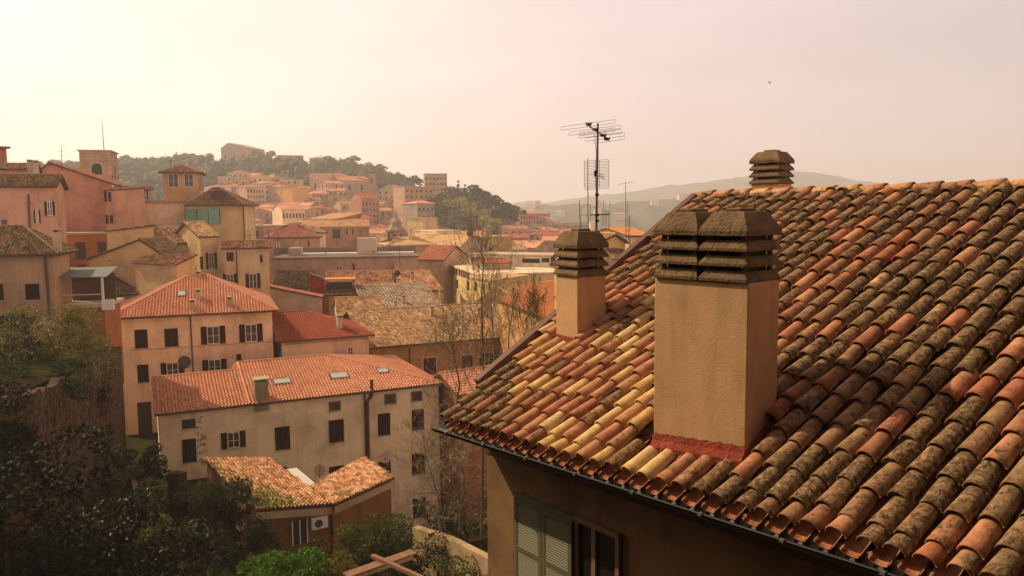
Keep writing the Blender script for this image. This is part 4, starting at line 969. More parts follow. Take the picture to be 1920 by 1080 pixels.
def arch(root, face, x, z, w_, h_, y=0.):
    b = MB(); pts = [(x-w_/2, y-.02, z), (x+w_/2, y-.02, z), (x+w_/2, y-.02, z+h_-w_/2)]+[(x+w_/2*cos(t), y-.02, z+h_-w_/2+w_/2*sin(t)) for t in np.linspace(0, pi, 9)[1:-1]]+[(x-w_/2, y-.02, z+h_-w_/2)]
    if face == 'r': pts = [(y+.02, p[0], p[2]) for p in pts]
    b.poly(pts); o = b.build('window', DARK, root); s2 = MB()
    arc = [(x-w_/2-.2, z)]+[(x+(w_/2+.2)*cos(t), z+h_-w_/2+(w_/2+.2)*sin(t)) for t in np.linspace(pi, 0, 11)]+[(x+w_/2+.2, z)]
    for a_, b2 in zip(arc[:-1], arc[1:]):
        if face == 'r': s2.tube([(y+.03, a_[0], a_[1]), (y+.03, b2[0], b2[1])], .14, 4)
        else: s2.tube([(a_[0], y-.03, a_[1]), (b2[0], y-.03, b2[1])], .14, 4)
    s2.build('frame', STONE, o)
x_, z_ = T1['onface'](182, 325, 0); arch(T1['root'], 'f', x_, z_-.2, 1.6, 1.9); arch(T1['root'], 'r', 3.2, z_-.8, 1.6, 2.6, T1['L'])
bb = MB()
for hh in (T1['H']-1.4,): bb.box((-.1, -.1, hh), (T1['L']+.1, 6.6, hh+.18))
qz = MB(); z = 0
for k in range(30):
    zq = T1['H']-.3-k*.5; ln = .5 if k % 2 else .3; qz.box((T1['L']-ln, -.03, zq-.22), (T1['L']+.03, ln, zq))
bb.build('string_course', STONE, T1['root']); qz.build('quoins', plaster((.55, .46, .36), .3), T1['root'])
mm_ = MB(); mm_.tube([(T1['L']*.7, 3, T1['H']), (T1['L']*.68, 3, T1['H']+6.2)], [.08, .03], 5); mm_.build('mast', METAL, T1['root'])
T2 = house('brick_belvedere', 'brick roof tower with two white framed windows under a tiled hipped roof', (297, 323), (377, 320), 118, 3.1, 1.3, -20, (.46, .30, .16), 'old', 'hip', rot=14, oh=.5, D=6.6, tile=(.25, 6), wins=[((315, 326, 334, 351), 'glass'), ((345, 326, 362, 350), 'glass')])
for k in range(3): ubox('window', GLASS, T2['root'], T2['x1']-.04, T2['x1']+.04, 1.0+k*1.7, 2.2+k*1.7, T2['H']-2.6, T2['H']-.4)
L9 = house('beige_house', 'tall beige house with green glass bay under a dark hipped roof', (344, 385), (463, 384), 106, 4.6, 2.5, -20, (.55, .42, .24), 'brown', 'hip', rot=8, oh=.5, hl=3, hr=4.5, D=9.2)
xg0, zg1 = L9['onface'](347, 392, .4); xg1, zg0 = L9['onface'](413, 420, .4)
ubox('window', plain('green_glass', (.12, .30, .22), .1, .8), L9['root'], xg0, xg1, .3, .5, zg0, zg1)
for k in range(4): ubox('window_mullion', METAL, L9['root'], xg0+(xg1-xg0)*k/3-.04, xg0+(xg1-xg0)*k/3+.04, .26, .32, zg0, zg1)
pipe_on(L9, [(456, 388), (459, 450)], .07); h = onslope(L9, 410, 370); potchimney(L9['root'], h[0], h[1], h[2], .8, 1.6, plain('dark_box', (.09, .045, .04)))
for k in range(3): ubox('window', WHITE, L9['root'], L9['x1']-.03, L9['x1']+.03, 1.5+k*2.4, 2.2+k*2.4, L9['H']-3.4, L9['H']-1.4)
L10 = house('yellow_gable', 'yellow house with dark sloping roof edge beside the orange brick house', (196, 433), (290, 447), 92, 4, .6, -21, C_YEL, 'old', 'shedx', d1=94, oh=.2, D=6)
L10b = house('low_yellow_gable', 'low yellow house with a thin dark verge, in front of the other yellow houses', (162, 486), (318, 486), 86, 6.5, 2.2, -21, C_YEL, 'brown', 'front', oh=.2, D=5)
L10c = house('small_roofed_bay', 'small yellow bay with old tiles jutting from the yellow row', (247, 492), (330, 507), 84, 3, .9, -21, C_YEL, 'old', 'shed', d1=80, D=2.6, oh=.2)
L11 = house('yellow_row_house', 'yellow row house with ridged old tile roof, dark red shutters', (282, 458), (373, 459), 93, 4.5, 1.9, -21, (.55, .42, .23), 'tan', 'gable', oh=.35, wins=[((335, 482, 363, 495), 'open', SHUTR), ((294, 482, 316, 493), 'open', SHUTR)])
L12 = house('yellow_corner_house', 'yellow house with two roof windows and a tall red shuttered window', (372, 444), (413, 445), 91, 4.2, 1.7, -21, (.55, .42, .23), 'tan', 'gable', oh=.3, wins=[((385, 474, 406, 504), 'open', SHUTR), ((375, 481, 380, 505), 'closed', SHUTR)])
L13 = house('beige_row_house', 'beige row house with low tiled roof and red shutters next to the yellow corner house', (414, 466), (509, 465), 90, 2.6, .75, -21, (.56, .43, .27), 'old', 'gable', oh=.3, wins=[((424, 473, 438, 490), 'closed_w', SHUTR), ((460, 513, 488, 541), 'open', SHUTR), ((418, 514, 444, 530), 'open'), ((487, 478, 492, 492), 'closed', SHUTR)])
pipe_on(L13, [(443, 470), (446, 540)], .07)
L14 = house('orange_brick_house', 'orange brick house with two dark doorways below the salmon house', (120, 440), (199, 446), 97, 4, .3, -21, (.45, .17, .075), 'old', 'flat', D=8, wins=[((141, 454, 160, 487), 'dark'), ((182, 453, 198, 474), 'dark'), ((145, 496, 162, 504), 'dark')])
L15 = house('old_roof_house', 'low house under a mossy dark tile roof beside the loggia', (188, 556), (270, 551), 82, 5.2, 2.8, -28, C_TAN, 'brown', 'hip', oh=.4, hl=1, hr=5, wins=[((199, 620, 208, 648), 'dark'), ((200, 676, 212, 696), 'dark')])
for px, py in ((208, 512), (258, 530)): h = onslope(L15, px, py); potchimney(L15['root'], h[0], h[1], h[2]-.2, 1.5, .5)
L16 = house('slab_roof_house', 'grey stone slab roof behind the mossy tile roof', (215, 540), (302, 530), 84.5, 5, 1.8, -28, C_TAN, 'brown', 'gable', oh=.3)
L17 = house('top_left_house', 'terracotta coloured house at the top left corner edge', (-60, 276), (10, 270), 90, 3, .4, -20, (.45, .17, .10), 'old', 'shed', rot=25, oh=.4, D=4)
L18 = house('terrace_roof_house', 'dusky pink house with a planted terrace roof at the upper left', (-40, 316), (62, 318), 86, 4, .8, -20, C_PINK, 'old', 'gable', rot=22, D=6, oh=.3)
for px, py in ((57, 320), (68, 322)): h = onslope(L18, px, py); potchimney(L18['root'], h[0], h[1], h[2], 1.0, .5)

ALY = house('alley_house', 'shaded narrow house wall in the dark alley left of the hipped cream house', (183, 600), (236, 597), 76, 3, 1.0, -28, (.36, .24, .15), 'brown', 'gable', oh=.2, wins=[((199, 622, 209, 648), 'dark'), ((201, 678, 213, 698), 'dark'), ((203, 735, 217, 790), 'dark')])
# ============================================================ the middle of the town
M1 = house('flat_roof_block', 'long pinkish grey block with dark flat roof, white strip and stair boxes', (512, 486), (782, 482), 122, 4, .1, -23, (.40, .29, .24), 'old', 'flat', D=12, curb=(.16, .12, .11), wins=[((630, 499, 641, 506), 'glass'), ((661, 494, 665, 506), 'dark')])
for lo, hi, mt in (((14, 9, .22), (L_ := M1['L']*.99, 9.4, 1.6), plaster((.22, .17, .15), .4)),): pass
def addbox(hh, name, px0, px1, y, dep, z0, z1, mat):
    x0, _ = hh['onface'](px0, 480, y); x1, _ = hh['onface'](px1, 480, y); b = MB(); b.box((x0, y, z0), (x1, y+dep, z1)); return b.build(name, mat, hh['root'])
addbox(M1, 'stair_box', 670, 705, 6, 3, M1['H'], M1['H']+3.0, plaster((.56, .48, .38), .3)); addbox(M1, 'stair_box', 541, 563, 5, 3, M1['H'], M1['H']+1.5, plaster((.45, .36, .29), .3))
addbox(M1, 'parapet', 514, 780, 11.3, .5, M1['H'], M1['H']+1.3, plaster((.22, .17, .15), .4)); addbox(M1, 'roof_strip', 564, 776, 7.5, 2.0, M1['H']+.2, M1['H']+.5, plain('white_strip', (.8, .76, .68), .6))
M2 = house('dormer_roof_house', 'house with wide tan roof, roof terrace under an orange awning', (609, 554), (742, 551), 106, 8, 2.6, -23, C_TAN, 'green', 'gable', d1=108, D=16, oh=.5, tile=(.26, 5), wins=[((667, 561, 681, 569), 'glass')])
h0 = onslope(M2, 637, 545); 
for (nm, lo, hi, mt) in (('awning', (-2.2, -1.2, 1.6), (2.2, 1.4, 1.75), plain('orange_awning', (.75, .25, .05), .7)), ('terrace_opening', (-1.7, -.3, -.2), (1.7, 1.0, 1.2), DARK), ('planter', (-2.0, -1.0, -.3), (2.0, -.5, .25), plain('planter_green', (.09, .08, .03)))):
    b = MB(); b.box(lo, hi, o=h0); b.build(nm, mt, M2['root'])
for px, py, hh in ((685, 524, 1.1), (663, 543, 1.1), (748, 535, .8), (745, 505, .6), (773, 518, .5)): h = onslope(M2, px, py); potchimney(M2['root'], h[0], h[1], h[2], hh, .5)
M2b = house('dormer_roof_wing', 'right wing of the wide tan roof towards the yellow palazzo', (740, 548), (832, 540), 110, 7, 2.5, -23, C_TAN, 'green', 'gable', d1=113, oh=.3, tile=(.26, 5))
M3 = house('dark_roof_house', 'shaded dark tile roof in front of the flat roofed block', (508, 541), (580, 541), 106, 5, 2.0, -23, C_TAN, 'brown', 'gable', d1=106.5, oh=.3, tile=(.26, 5))
M4 = house('grey_wall_house', 'grey rendered side wall with a red tiled coping slope', (500, 537), (603, 560), 96, 3, -1.5, -23, (.46, .36, .27), 'red', 'shedx', d1=97, oh=.2, D=2.2)
M5 = house('crimson_house', 'narrow crimson wall house with a dark green door', (579, 513), (609, 524), 103, 2, -.9, -23, (.25, .022, .02), 'old', 'shedx', d1=103.5, oh=.1, D=2)
M6 = house('low_tan_house', 'low tan roof between the cream house and the wide tan roof', (632, 592), (722, 588), 90, 4.5, 1.6, -23, C_PALE, 'tan', 'gable', oh=.2, tile=(.26, 5))
M7 = house('pink_hip_house', 'pink house with hipped roof and two tall white framed windows', (494, 446), (604, 444), 140, 6, 2.4, -23, C_ROSE, 'pink', 'hip', oh=.4, tile=(.3, 4), wins=[((518, 454, 525, 469), 'open', WHITE), ((552, 454, 558, 469), 'open', WHITE), ((577, 452, 580, 462), 'closed')])
M7b = house('cream_side_house', 'cream house squeezed right of the pink hipped house', (585, 437), (615, 436), 148, 4, 1.2, -23, C_CREAM, 'old', 'gable', tile=(.3, 4), oh=.3)
M8 = house('barn_church', 'big ochre brown gabled hall with lower side roofs, in the middle of the town', (603, 417), (660, 418), 215, 12, 2.6, -25, (.42, .26, .10), 'old', 'front', oh=.4, D=30, tile=None, near=False, wins=[((625, 418, 635, 425), 'white')])
M8b = house('church_aisle', 'brown lower hall with a dark door, front of the ochre hall', (566, 426), (694, 424), 208, 8, 2.0, -25, (.34, .20, .12), 'old', 'gable', oh=.3, D=9, tile=None, near=False, wins=[((623, 430, 638, 447), 'dark'), ((649, 430, 652, 440), 'dark'), ((660, 430, 663, 440), 'dark')])
Y1 = house('yellow_palazzo', 'bright yellow palazzo with a row of tall narrow windows and white cornice', (832, 493), (898, 517), 150, 4, .1, -26, (.66, .50, .26), 'old', 'flat', d1=118, D=14, near=False, curb=(.66, .56, .42),
  wins=[((850, 504, 853, 515), 'dark'), ((855, 505, 858, 516), 'dark'), ((860, 506, 863, 517), 'dark'), ((864, 508, 867, 519), 'dark'), ((868, 509, 871, 520), 'dark'), ((872, 510, 875, 521), 'dark'), ((876, 512, 880, 524), 'dark'), ((855, 525, 859, 540), 'dark'), ((875, 526, 880, 545), 'dark')])
Y2 = house('white_loggia', 'white penthouse loggia with square pillars on top of the yellow palazzo', (878, 478), (1046, 481), 138, 3, .3, -26, (.62, .55, .45), 'old', 'flat', D=8, near=False, wins=[((883, 482, 890, 494), 'white'), ((892, 482, 908, 495), 'dark'), ((979, 485, 1012, 493), 'dark'), ((1016, 484, 1030, 492), 'dark'), ((1033, 481, 1041, 493), 'dark')])
Y3 = house('red_roof_annex', 'grey annex with a low red roof in front of the white loggia', (908, 494), (962, 492), 126, 3, .5, -26, (.40, .32, .26), 'darkred', 'gable', near=False, tile=None, oh=.2)
Y4 = house('mauve_wall_house', 'large mauve grey wall block right of the yellow palazzo', (925, 522), (1046, 516), 122, 3, .3, -26, (.40, .29, .24), 'old', 'flat', D=9, near=False, curb=(.25, .17, .14))
Y5 = house('yellow_narrow_house', 'narrow yellow house front with tall dark windows behind the bare tree', (880, 520), (926, 526), 116, 3, .5, -26, (.60, .44, .20), 'tan', 'shed', near=False, tile=None, oh=.15, D=6, wins=[((890, 528, 894, 544), 'dark'), ((906, 532, 909, 560), 'dark'), ((916, 532, 919, 560), 'dark')])
O1 = house('orange_roof_house', 'low house with smooth orange roof and two small chimneys left of the small stepped chimney', (962, 540), (1042, 560), 96, 6, 1.5, -28, (.66, .52, .33), 'orange', 'hip', oh=.4, tile=(.26, 5), hl=5, hr=3, D=11, wins=[((978, 550, 984, 556), 'dark'), ((993, 553, 999, 559), 'dark')])
for px, py in ((1013, 546), (1033, 538)): h = onslope(O1, px, py); potchimney(O1['root'], h[0], h[1], h[2], .5, .5, plain('white_render', (.66, .58, .46)))
O2 = house('orange_shed_roof', 'smooth orange lower roof in front of the orange roofed house', (930, 560), (1050, 606), 86, 7, 2.2, -28, C_OCHRE, 'orange', 'shed', oh=.3, tile=(.26, 5), D=9)
G1 = house('grey_gable_house', 'broad grey gabled house with tan roof edge, right of the red roofs', (832, 490), (968, 478), 170, 11, 5.5, -26, (.42, .34, .27), 'tan', 'front', near=False, tile=None, oh=.4, D=16, wins=[((917, 463, 924, 471), 'white'), ((930, 470, 934, 475), 'dark'), ((937, 470, 942, 475), 'dark')])
R1 = house('red_roof_house', 'bright red tile roof sloping down beside the flat roofed block', (780, 487), (832, 488), 140, 5, 2.4, -25, (.50, .36, .24), 'red', 'gable', near=False, tile=(.3, 4), oh=.3)
R2 = house('tan_panel_house', 'wide tan standing roof behind the red roof', (725, 460), (818, 459), 165, 8, 1.5, -25, (.42, .28, .17), 'tan', 'hip', near=False, tile=None, oh=.3)
E1 = house('cream_tall_house', 'bright cream upper storey with two dark windows on a white cornice', (818, 434), (862, 434), 205, 4, .1, -25, (.66, .54, .34), 'old', 'flat', D=12, near=False, curb=(.6, .5, .38), wins=[((826, 438, 829, 444), 'dark'), ((834, 437, 837, 444), 'dark')])
E2 = house('terracotta_flat_house', 'terracotta wall block with pale flat roof below the cream storey', (795, 446), (864, 445), 200, 4, .1, -25, (.44, .24, .13), 'old', 'flat', D=12, near=False, curb=(.7, .58, .42), wins=[((817, 456, 820, 462), 'dark'), ((823, 456, 826, 462), 'dark'), ((829, 456, 832, 462), 'dark'), ((834, 456, 837, 462), 'dark')])
E3 = house('ochre_flat_house', 'ochre brown block with a clutter of roof boxes, right of the terracotta block', (905, 445), (960, 444), 200, 4, .1, -26, (.45, .29, .15), 'old', 'flat', D=12, near=False, chim=((.3, .3, 2.2), (.6, .5, 1.2)))
E4 = house('cream_block', 'cream box shaped house with antenna just right of the bell gable', (797, 409), (820, 409), 260, 4, .1, -24, (.58, .45, .25), 'old', 'flat', D=8, near=False, curb=(.5, .42, .3))
K1 = house('yellow_verge_house', 'yellow gabled house seen over the roof verge, with small annex roof', (1122, 453), (1178, 448), 64, 3.0, 1.0, -21, (.58, .40, .17), 'tan', 'gable', near=True, oh=.3, D=6) if False else \
 house('yellow_verge_house', 'yellow gabled house seen over the roof verge beside the antennas', (1122, 456), (1180, 446), 64, 1.7, .72, -21, (.58, .40, .17), 'tan', 'front', oh=.25, D=7)
K1b = house('yellow_verge_annex', 'lower annex roof joined to the yellow gabled house behind the verge', (1120, 503), (1215, 497), 60, 3, 1.2, -21, (.58, .40, .17), 'brown', 'gable', oh=.3, wins=[((1134, 508, 1148, 522), 'dark')])
K2 = house('pale_terrace_house', 'pale house with orange roof and terrace railing behind the yellow gable', (1178, 443), (1226, 443), 100, 5, 1.0, -24, (.62, .52, .36), 'orange', 'gable', oh=.3, tile=(.3, 4))
# landmark cluster on the slope
LM = dict(near=False, tile=None, oh=.3)
house('hilltop_fort', 'long stone fort building crowning the wooded hill', (413, 279), (464, 277), 690, 8, 5, 30, (.34, .24, .19), 'old', 'front', D=26, cat='fort', grid=(1, 3, 1.5, 3, 6, 6), **LM)
house('hilltop_ruin', 'low flat topped stone ruin on the wooded hill', (520, 291), (569, 292), 680, 10, 1, 25, (.34, .25, .19), 'old', 'flat', D=20, cat='ruin', near=False)
house('hilltop_villa', 'small round fronted villa at the right of the wooded hilltop', (579, 297), (606, 297), 670, 7, 2, 20, (.45, .33, .24), 'old', 'hip', cat='villa', grid=(1, 3, 1.2, 2, 4, 4), **LM)
house('church_tower_block', 'tall pale church block with fortified apse under the woods', (580, 325), (621, 325), 470, 8, 1, -10, (.52, .36, .26), 'old', 'flat', D=22, near=False, cat='church', grid=(1, 2, 1.0, 3, 6, 5))
house('church_nave', 'long church nave with three arched windows and pink roof', (620, 338), (690, 337), 472, 8, 3, -10, (.44, .33, .24), 'pink', 'gable', cat='church', grid=(1, 3, 1.6, 3.4, 2.5, 5), **LM)
house('campanile', 'square brick campanile right of the church nave', (689, 327), (704, 327), 462, 2.5, .1, -10, (.36, .20, .15), 'old', 'flat', D=5, near=False, cat='bell tower', grid=(1, 1, 1.2, 3, 2.5, 4))
house('apartment_tower', 'tall square apartment tower with flat roof at the top of the town slope', (796, 326), (838, 326), 450, 4, .3, -10, (.42, .30, .20), 'old', 'flat', D=14, near=False, grid=(5, 6, 1.1, 1.2, 2.2, 3.2), sgrid=(5, 4, 1.1, 1.2, 2.2, 3.2))
house('yellow_blank_house', 'blank orange yellow house front in the upper town', (547, 352), (578, 352), 420, 5, .1, -12, (.62, .36, .12), 'old', 'flat', D=14, near=False)
house('villa_pair', 'pale villa with pink pyramid roof and long windows rows under the woods', (497, 343), (527, 343), 430, 6, 2.2, -12, (.50, .38, .27), 'pink', 'hip', grid=(4, 5, 1.0, 1.4, 1.5, 3), **LM)
house('villa_annex', 'lower right half of the pink roofed villa', (526, 350), (548, 350), 428, 5, 1.6, -12, (.48, .33, .26), 'pink', 'hip', grid=(4, 4, 1.0, 1.4, 1.5, 3), **LM)
for k, (a, b, y) in enumerate(((392, 436, 352), (432, 466, 349), (462, 496, 350))):
    house('terrace_block', ['pale apartment terrace at the left end of the row below the woods', 'middle block of the pale apartment terrace below the woods', 'right end block of the pale apartment terrace below the woods'][k], (a, y), (b, y), 420-k*6, 7, 2, -12, (.50, .36, .27), 'pink', 'hip', grid=(3, 6, 1.0, 1.5, 1.5, 3), sgrid=(3, 3, 1, 1.5, 1.5, 3), group='pale apartment terrace', **LM)
house('big_pink_house', 'large dusky pink house block below the campanile', (677, 372), (712, 375), 380, 6, 3, -16, (.38, .19, .15), 'darkred', 'gable', grid=(4, 5, .9, 1.3, 2, 3), sgrid=(4, 3, .9, 1.3, 2, 3), **LM)
house('brown_block', 'brown apartment block with balconies left of the apartment tower', (758, 350), (812, 350), 400, 5, .1, -16, (.40, .26, .17), 'old', 'flat', D=16, near=False, grid=(6, 6, 1.0, 1.3, 1.6, 3))
house('grey_villa', 'grey blue shaded villa with red roof left of the wooded slope', (782, 381), (816, 381), 340, 6, 1.8, -18, (.30, .25, .22), 'red', 'hip', grid=(3, 4, .9, 1.6, 2, 3.5), **LM)
house('orange_tile_house', 'orange red roof house with arcaded end in the upper town', (528, 393), (573, 394), 330, 6, 2.3, -18, C_CREAM, 'red', 'gable', grid=(1, 7, .8, 2.0, 1.6, 3), **LM)
house('port_block', 'long cream harbour block with a regular row of windows', (1040, 418), (1102, 416), 520, 6, .1, -45, (.56, .44, .30), 'old', 'flat', D=20, near=False, grid=(3, 14, .9, 1.4, 2, 4))
house('pink_port_house', 'tall pink harbour apartment block', (975, 401), (1010, 402), 430, 5, .1, -45, (.48, .25, .20), 'old', 'flat', D=18, near=False, grid=(6, 7, .9, 1.4, 1.5, 3))
house('rose_port_house', 'rose coloured apartment block right of the tall pink one', (1008, 409), (1024, 409), 440, 5, .1, -45, (.42, .25, .22), 'old', 'flat', D=14, near=False, grid=(5, 4, .9, 1.4, 1.5, 3))
house('yellow_port_house', 'yellow green harbour house with many windows', (1022, 417), (1041, 417), 455, 5, .1, -45, (.48, .40, .20), 'old', 'flat', D=14, near=False, grid=(4, 5, .9, 1.4, 1.5, 3))
# bell gable in the middle distance
bg_ = P(742, 432, 185); bt = empty('bell_gable', (bg_[0], bg_[1], -25)); tag(bt, 'baroque bell tower with stepped cupola in the middle of the town', 'bell tower'); b = MB()
def ngon(r, z, k=8, sq=1): return [(r*cos(2*pi*i/k+pi/k), r*sin(2*pi*i/k+pi/k)*sq, z) for i in range(k)]
prof = [(2.6, 0), (2.6, 17.0), (3.0, 17.2), (3.0, 17.7), (2.2, 17.9), (2.2, 21.0), (2.6, 21.2), (2.5, 21.6), (1.6, 22.3), (1.2, 23.2), (1.3, 23.5), (.6, 24.2), (.3, 25.2), (.1, 26.4)]
Vv = [p for r, z in prof for p in ngon(r, z)]; b.add(Vv, [(i*8+j, i*8+(j+1) % 8, (i+1)*8+(j+1) % 8, (i+1)*8+j) for i in range(len(prof)-1) for j in range(8)]); b.build('tower_body', plaster((.30, .24, .19), .4), bt)
for i in range(8):
    an = 2*pi*i/8+pi/4*0; b = MB(); c_ = np.array([cos(an), sin(an), 0]); t_ = np.array([-sin(an), cos(an), 0]); q = c_*2.1
    b.poly([q-t_*.4+(0, 0, 18.4), q+t_*.4+(0, 0, 18.4), q+t_*.4+(0, 0, 20.2), q+(0, 0, 20.7), q-t_*.4+(0, 0, 20.2)]); b.build('window', DARK, bt)

# ============================================================ the rest of the town, house by house
WNAMES = [((.52, .40, .26), 'cream'), ((.48, .30, .20), 'peach'), ((.46, .25, .19), 'dusty pink'), ((.55, .43, .22), 'pale yellow'), ((.40, .31, .23), 'grey beige'), ((.40, .22, .15), 'brick coloured'), ((.58, .48, .36), 'off white'), ((.46, .30, .13), 'ochre')]
RN = {'red': 'red', 'pink': 'rose', 'old': 'brown', 'orange': 'orange', 'tan': 'tan', 'darkred': 'dark red'}
AUTO = []
occ = []
for o in REG:
    x, y, d = proj((o.location[0], o.location[1], 0)); occ.append((o.location[0], o.location[1]))
def free(x, y, r): return all((x-a)**2+(y-b)**2 > r*r for a, b in occ)
rt = random.Random(5)
def town(n, px0, px1, d0, d1, zone, hmin=6, hmax=13, size=(8, 15), gap=.8):
    tries = 0; k = 0
    while k < n and tries < n*30:
        tries += 1
        d = sqrt(rt.uniform(d0*d0, d1*d1)); px = rt.uniform(px0, px1); x = (px-960)/FP*d
        L = rt.uniform(*size); 
        if not free(x+L/2, d, L*gap+2): continue
        g = terr(x, d); hgt = rt.uniform(hmin, hmax); ez = g+hgt
        r_ = np.array([x, d, ez]); q = proj(r_); ang = radians(rt.choice((-28, -12, 5, 20, 32))+rt.uniform(-8, 8))
        e_ = (x+L*cos(ang), d+L*sin(ang), ez); qe = proj(e_)
        if qe[0]-q[0] < 3: continue
        wc, wn = rt.choice(WNAMES); rp_ = rt.choices(list(RN), (5, 3, 3, 2, 2, 2))[0]; rf = rt.choices(('gable', 'hip', 'front', 'flat'), (5, 4, 3, 1))[0]
        wv = tuple(c*rt.uniform(.85, 1.08) for c in wc); w_ = L/2 if rf == 'front' else rt.uniform(4, 6.5); D2 = rt.uniform(9, 15) if rf in ('front', 'flat') else 2*w_
        ri = (L/2 if rf == 'front' else w_)*rt.uniform(.28, .40)
        rows = max(1, int(hgt/3.2)-1); ww = 1.0 if d < 400 else 1.3
        hs = house('town_house', '', (q[0], q[1]), (qe[0], qe[1]), q[2], w_, ri, g-3, wv, rp_, rf, d1=qe[2], D=D2, oh=.3, near=False, tile=(.36, 4) if d < 175 and rf != 'flat' else None,
              grid=(rows, max(2, int(L/3.2)), ww, 1.5, 1.0, 3.1, .25), sgrid=(rows, 3, ww, 1.5, 1.0, 3.1, .3), chim=((rt.uniform(.2, .8), rt.uniform(.3, .45), .9),) if rt.random() < .6 else ())
        rfn = {'gable': 'gabled', 'hip': 'hipped', 'front': 'gable fronted', 'flat': 'flat roofed'}[rf]
        stem = f"{wn} {rfn} house" + (f" with {RN[rp_]} tiles" if rf != 'flat' else '')+f" {zone}"
        AUTO.append((stem, (q[0]+qe[0])/2, q[1], hs['root'])); occ.append((x+L/2, d)); k += 1
town(40, 470, 810, 222, 300, 'in the lower old town', 6, 12, (7, 14), gap=.52)
town(52, 430, 800, 298, 400, 'halfway up the town slope', 7, 12, (7, 15), gap=.5)
town(40, 400, 790, 395, 490, 'high under the woods', 7, 12, (8, 16), gap=.52)
town(22, 800, 965, 215, 330, 'below the wooded slope', 6, 10, gap=.6)
town(30, 860, 1060, 300, 430, 'near the harbour', 8, 14, (8, 16), gap=.6)
town(30, 960, 1340, 520, 900, 'on the harbour plain', 8, 15, (14, 28), gap=.6)
town(14, 560, 830, 150, 200, 'beside the brown hall', 8, 11, gap=.66)
town(8, 60, 420, 150, 260, 'behind the left towers', 12, 20, gap=.8)
town(8, 880, 1040, 150, 200, 'behind the white loggia', 4, 8, gap=.7)
# far villas, dotted over the coast hills
for k in range(46):
    d = rt.uniform(1150, 2500); px = rt.uniform(960, 1330); x = (px-960)/FP*d; AUTOz = None
    # stand them on whichever hill surface is there (found with a ray below)
    AUTO.append(('FAR', px, d, x))
dg = bpy.context.evaluated_depsgraph_get(); S.view_layers[0].update()
far = [a for a in AUTO if a[0] == 'FAR']; AUTO = [a for a in AUTO if a[0] != 'FAR']
whm = [plaster((.62, .52, .42), .2), plaster((.55, .38, .28), .2), plaster((.70, .64, .56), .2)]
fr_ = farroof('pink')
protos = []
for i, (nm, m_) in enumerate((('cream', whm[0]), ('pink', whm[1]), ('white', whm[2]))):
    r_ = empty('far_villa', (0, 0, 0)); b = MB(); b.box((-7, -5, -6), (7, 5, 6)); b.build('wall', m_, r_); b = MB(); b.prism([(-7.5, -5.5, 6), (7.5, -5.5, 6), (0, 0, 6.001)][:0] or [(-7.5, -5.5, 6), (-7.5, 5.5, 6), (-7.5, 0, 8.6)], (15, 0, 0)); b.build('roof', fr_, r_); protos.append((r_, nm))
S.view_layers[0].update(); dg.update()
farL = []
used = set()
for (_, px, d, x) in far:
    hit = S.ray_cast(dg, Vector((x, d, 600)), Vector((0, 0, -1)))
    if not hit[0]: continue
    i = rt.randrange(3); r_, nm = protos[i]; rz = rt.uniform(-.6, .6); sc = (rt.uniform(.7, 1.6), rt.uniform(.7, 1.2), rt.uniform(.7, 1.1))
    if i not in used: r_.location = (x, d, hit[1][2]+3); r_.rotation_euler = (0, 0, rz); o = r_; used.add(i); tag(o, 'x', 'villa', 'far villas on the hazy coast hills')
    else: o = copy_thing(r_, (x, d, hit[1][2]+3), rz, sc, 'x', 'villa', 'far villas on the hazy coast hills')
    farL.append((f'tiny {nm} villa far off on the hazy coast hill', px, d, o))
ORD = ['leftmost', 'second from the left', 'third from the left', 'fourth from the left', 'fifth from the left', 'sixth from the left', 'seventh from the left', 'eighth from the left', 'ninth from the left', 'tenth from the left', 'eleventh from the left', 'twelfth from the left']
def numl(L_, grp=None):
    d_ = {}
    for t in L_: d_.setdefault(t[0], []).append(t)
    for st, l in d_.items():
        l.sort(key=lambda t: t[1])
        for i, t in enumerate(l):
            o = t[3]
            if len(l) == 1: o['label'] = st
            elif i < 12: o['label'] = f"{ORD[i]} {st}"
            else: o['label'] = f"{st}, {i+1}th from the left"
            if grp: o['group'] = grp
numl(AUTO, 'houses of the old town'); numl(farL)
# ============================================================ vegetation
def leafmat(nm, cols, tr=.25, rough=.7):
    m, n, b = newmat(nm); at = n.nodes.new('ShaderNodeAttribute'); at.attribute_name = 'tint'
    r = ramp(n, at.outputs['Fac'], [(i/(len(cols)-1), c) for i, c in enumerate(cols)]); n.links.new(r.outputs[0], b.inputs['Base Color']); b.inputs['Roughness'].default_value = rough
    if tr:
        t = n.nodes.new('ShaderNodeBsdfTranslucent'); n.links.new(r.outputs[0], t.inputs[0]); mx_ = n.nodes.new('ShaderNodeMixShader'); mx_.inputs[0].default_value = tr
        o = n.nodes['Material Output']; n.links.new(b.outputs[0], mx_.inputs[1]); n.links.new(t.outputs[0], mx_.inputs[2]); n.links.new(mx_.outputs[0], o.inputs[0])
    return m
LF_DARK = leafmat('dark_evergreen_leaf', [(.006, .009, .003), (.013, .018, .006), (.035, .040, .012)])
LF_LAUR = leafmat('laurel_leaf', [(.007, .010, .003), (.022, .028, .008), (.11, .10, .035)], .15, .5)
LF_BRIGHT = leafmat('bright_leaf', [(.04, .09, .01), (.09, .19, .018), (.17, .30, .035)])
LF_YEL = leafmat('spring_leaf', [(.09, .09, .015), (.20, .18, .03), (.34, .30, .06)])
LF_BLOSS = leafmat('blossom_leaf', [(.09, .09, .02), (.22, .19, .06), (.50, .42, .28)])
LF_IVY = leafmat('ivy_leaf', [(.011, .017, .006), (.034, .045, .014), (.11, .12, .042)])
LF_FOR = leafmat('forest_leaf', [(.028, .038, .014), (.05, .060, .022), (.085, .080, .032), (.13, .11, .05)], 0)
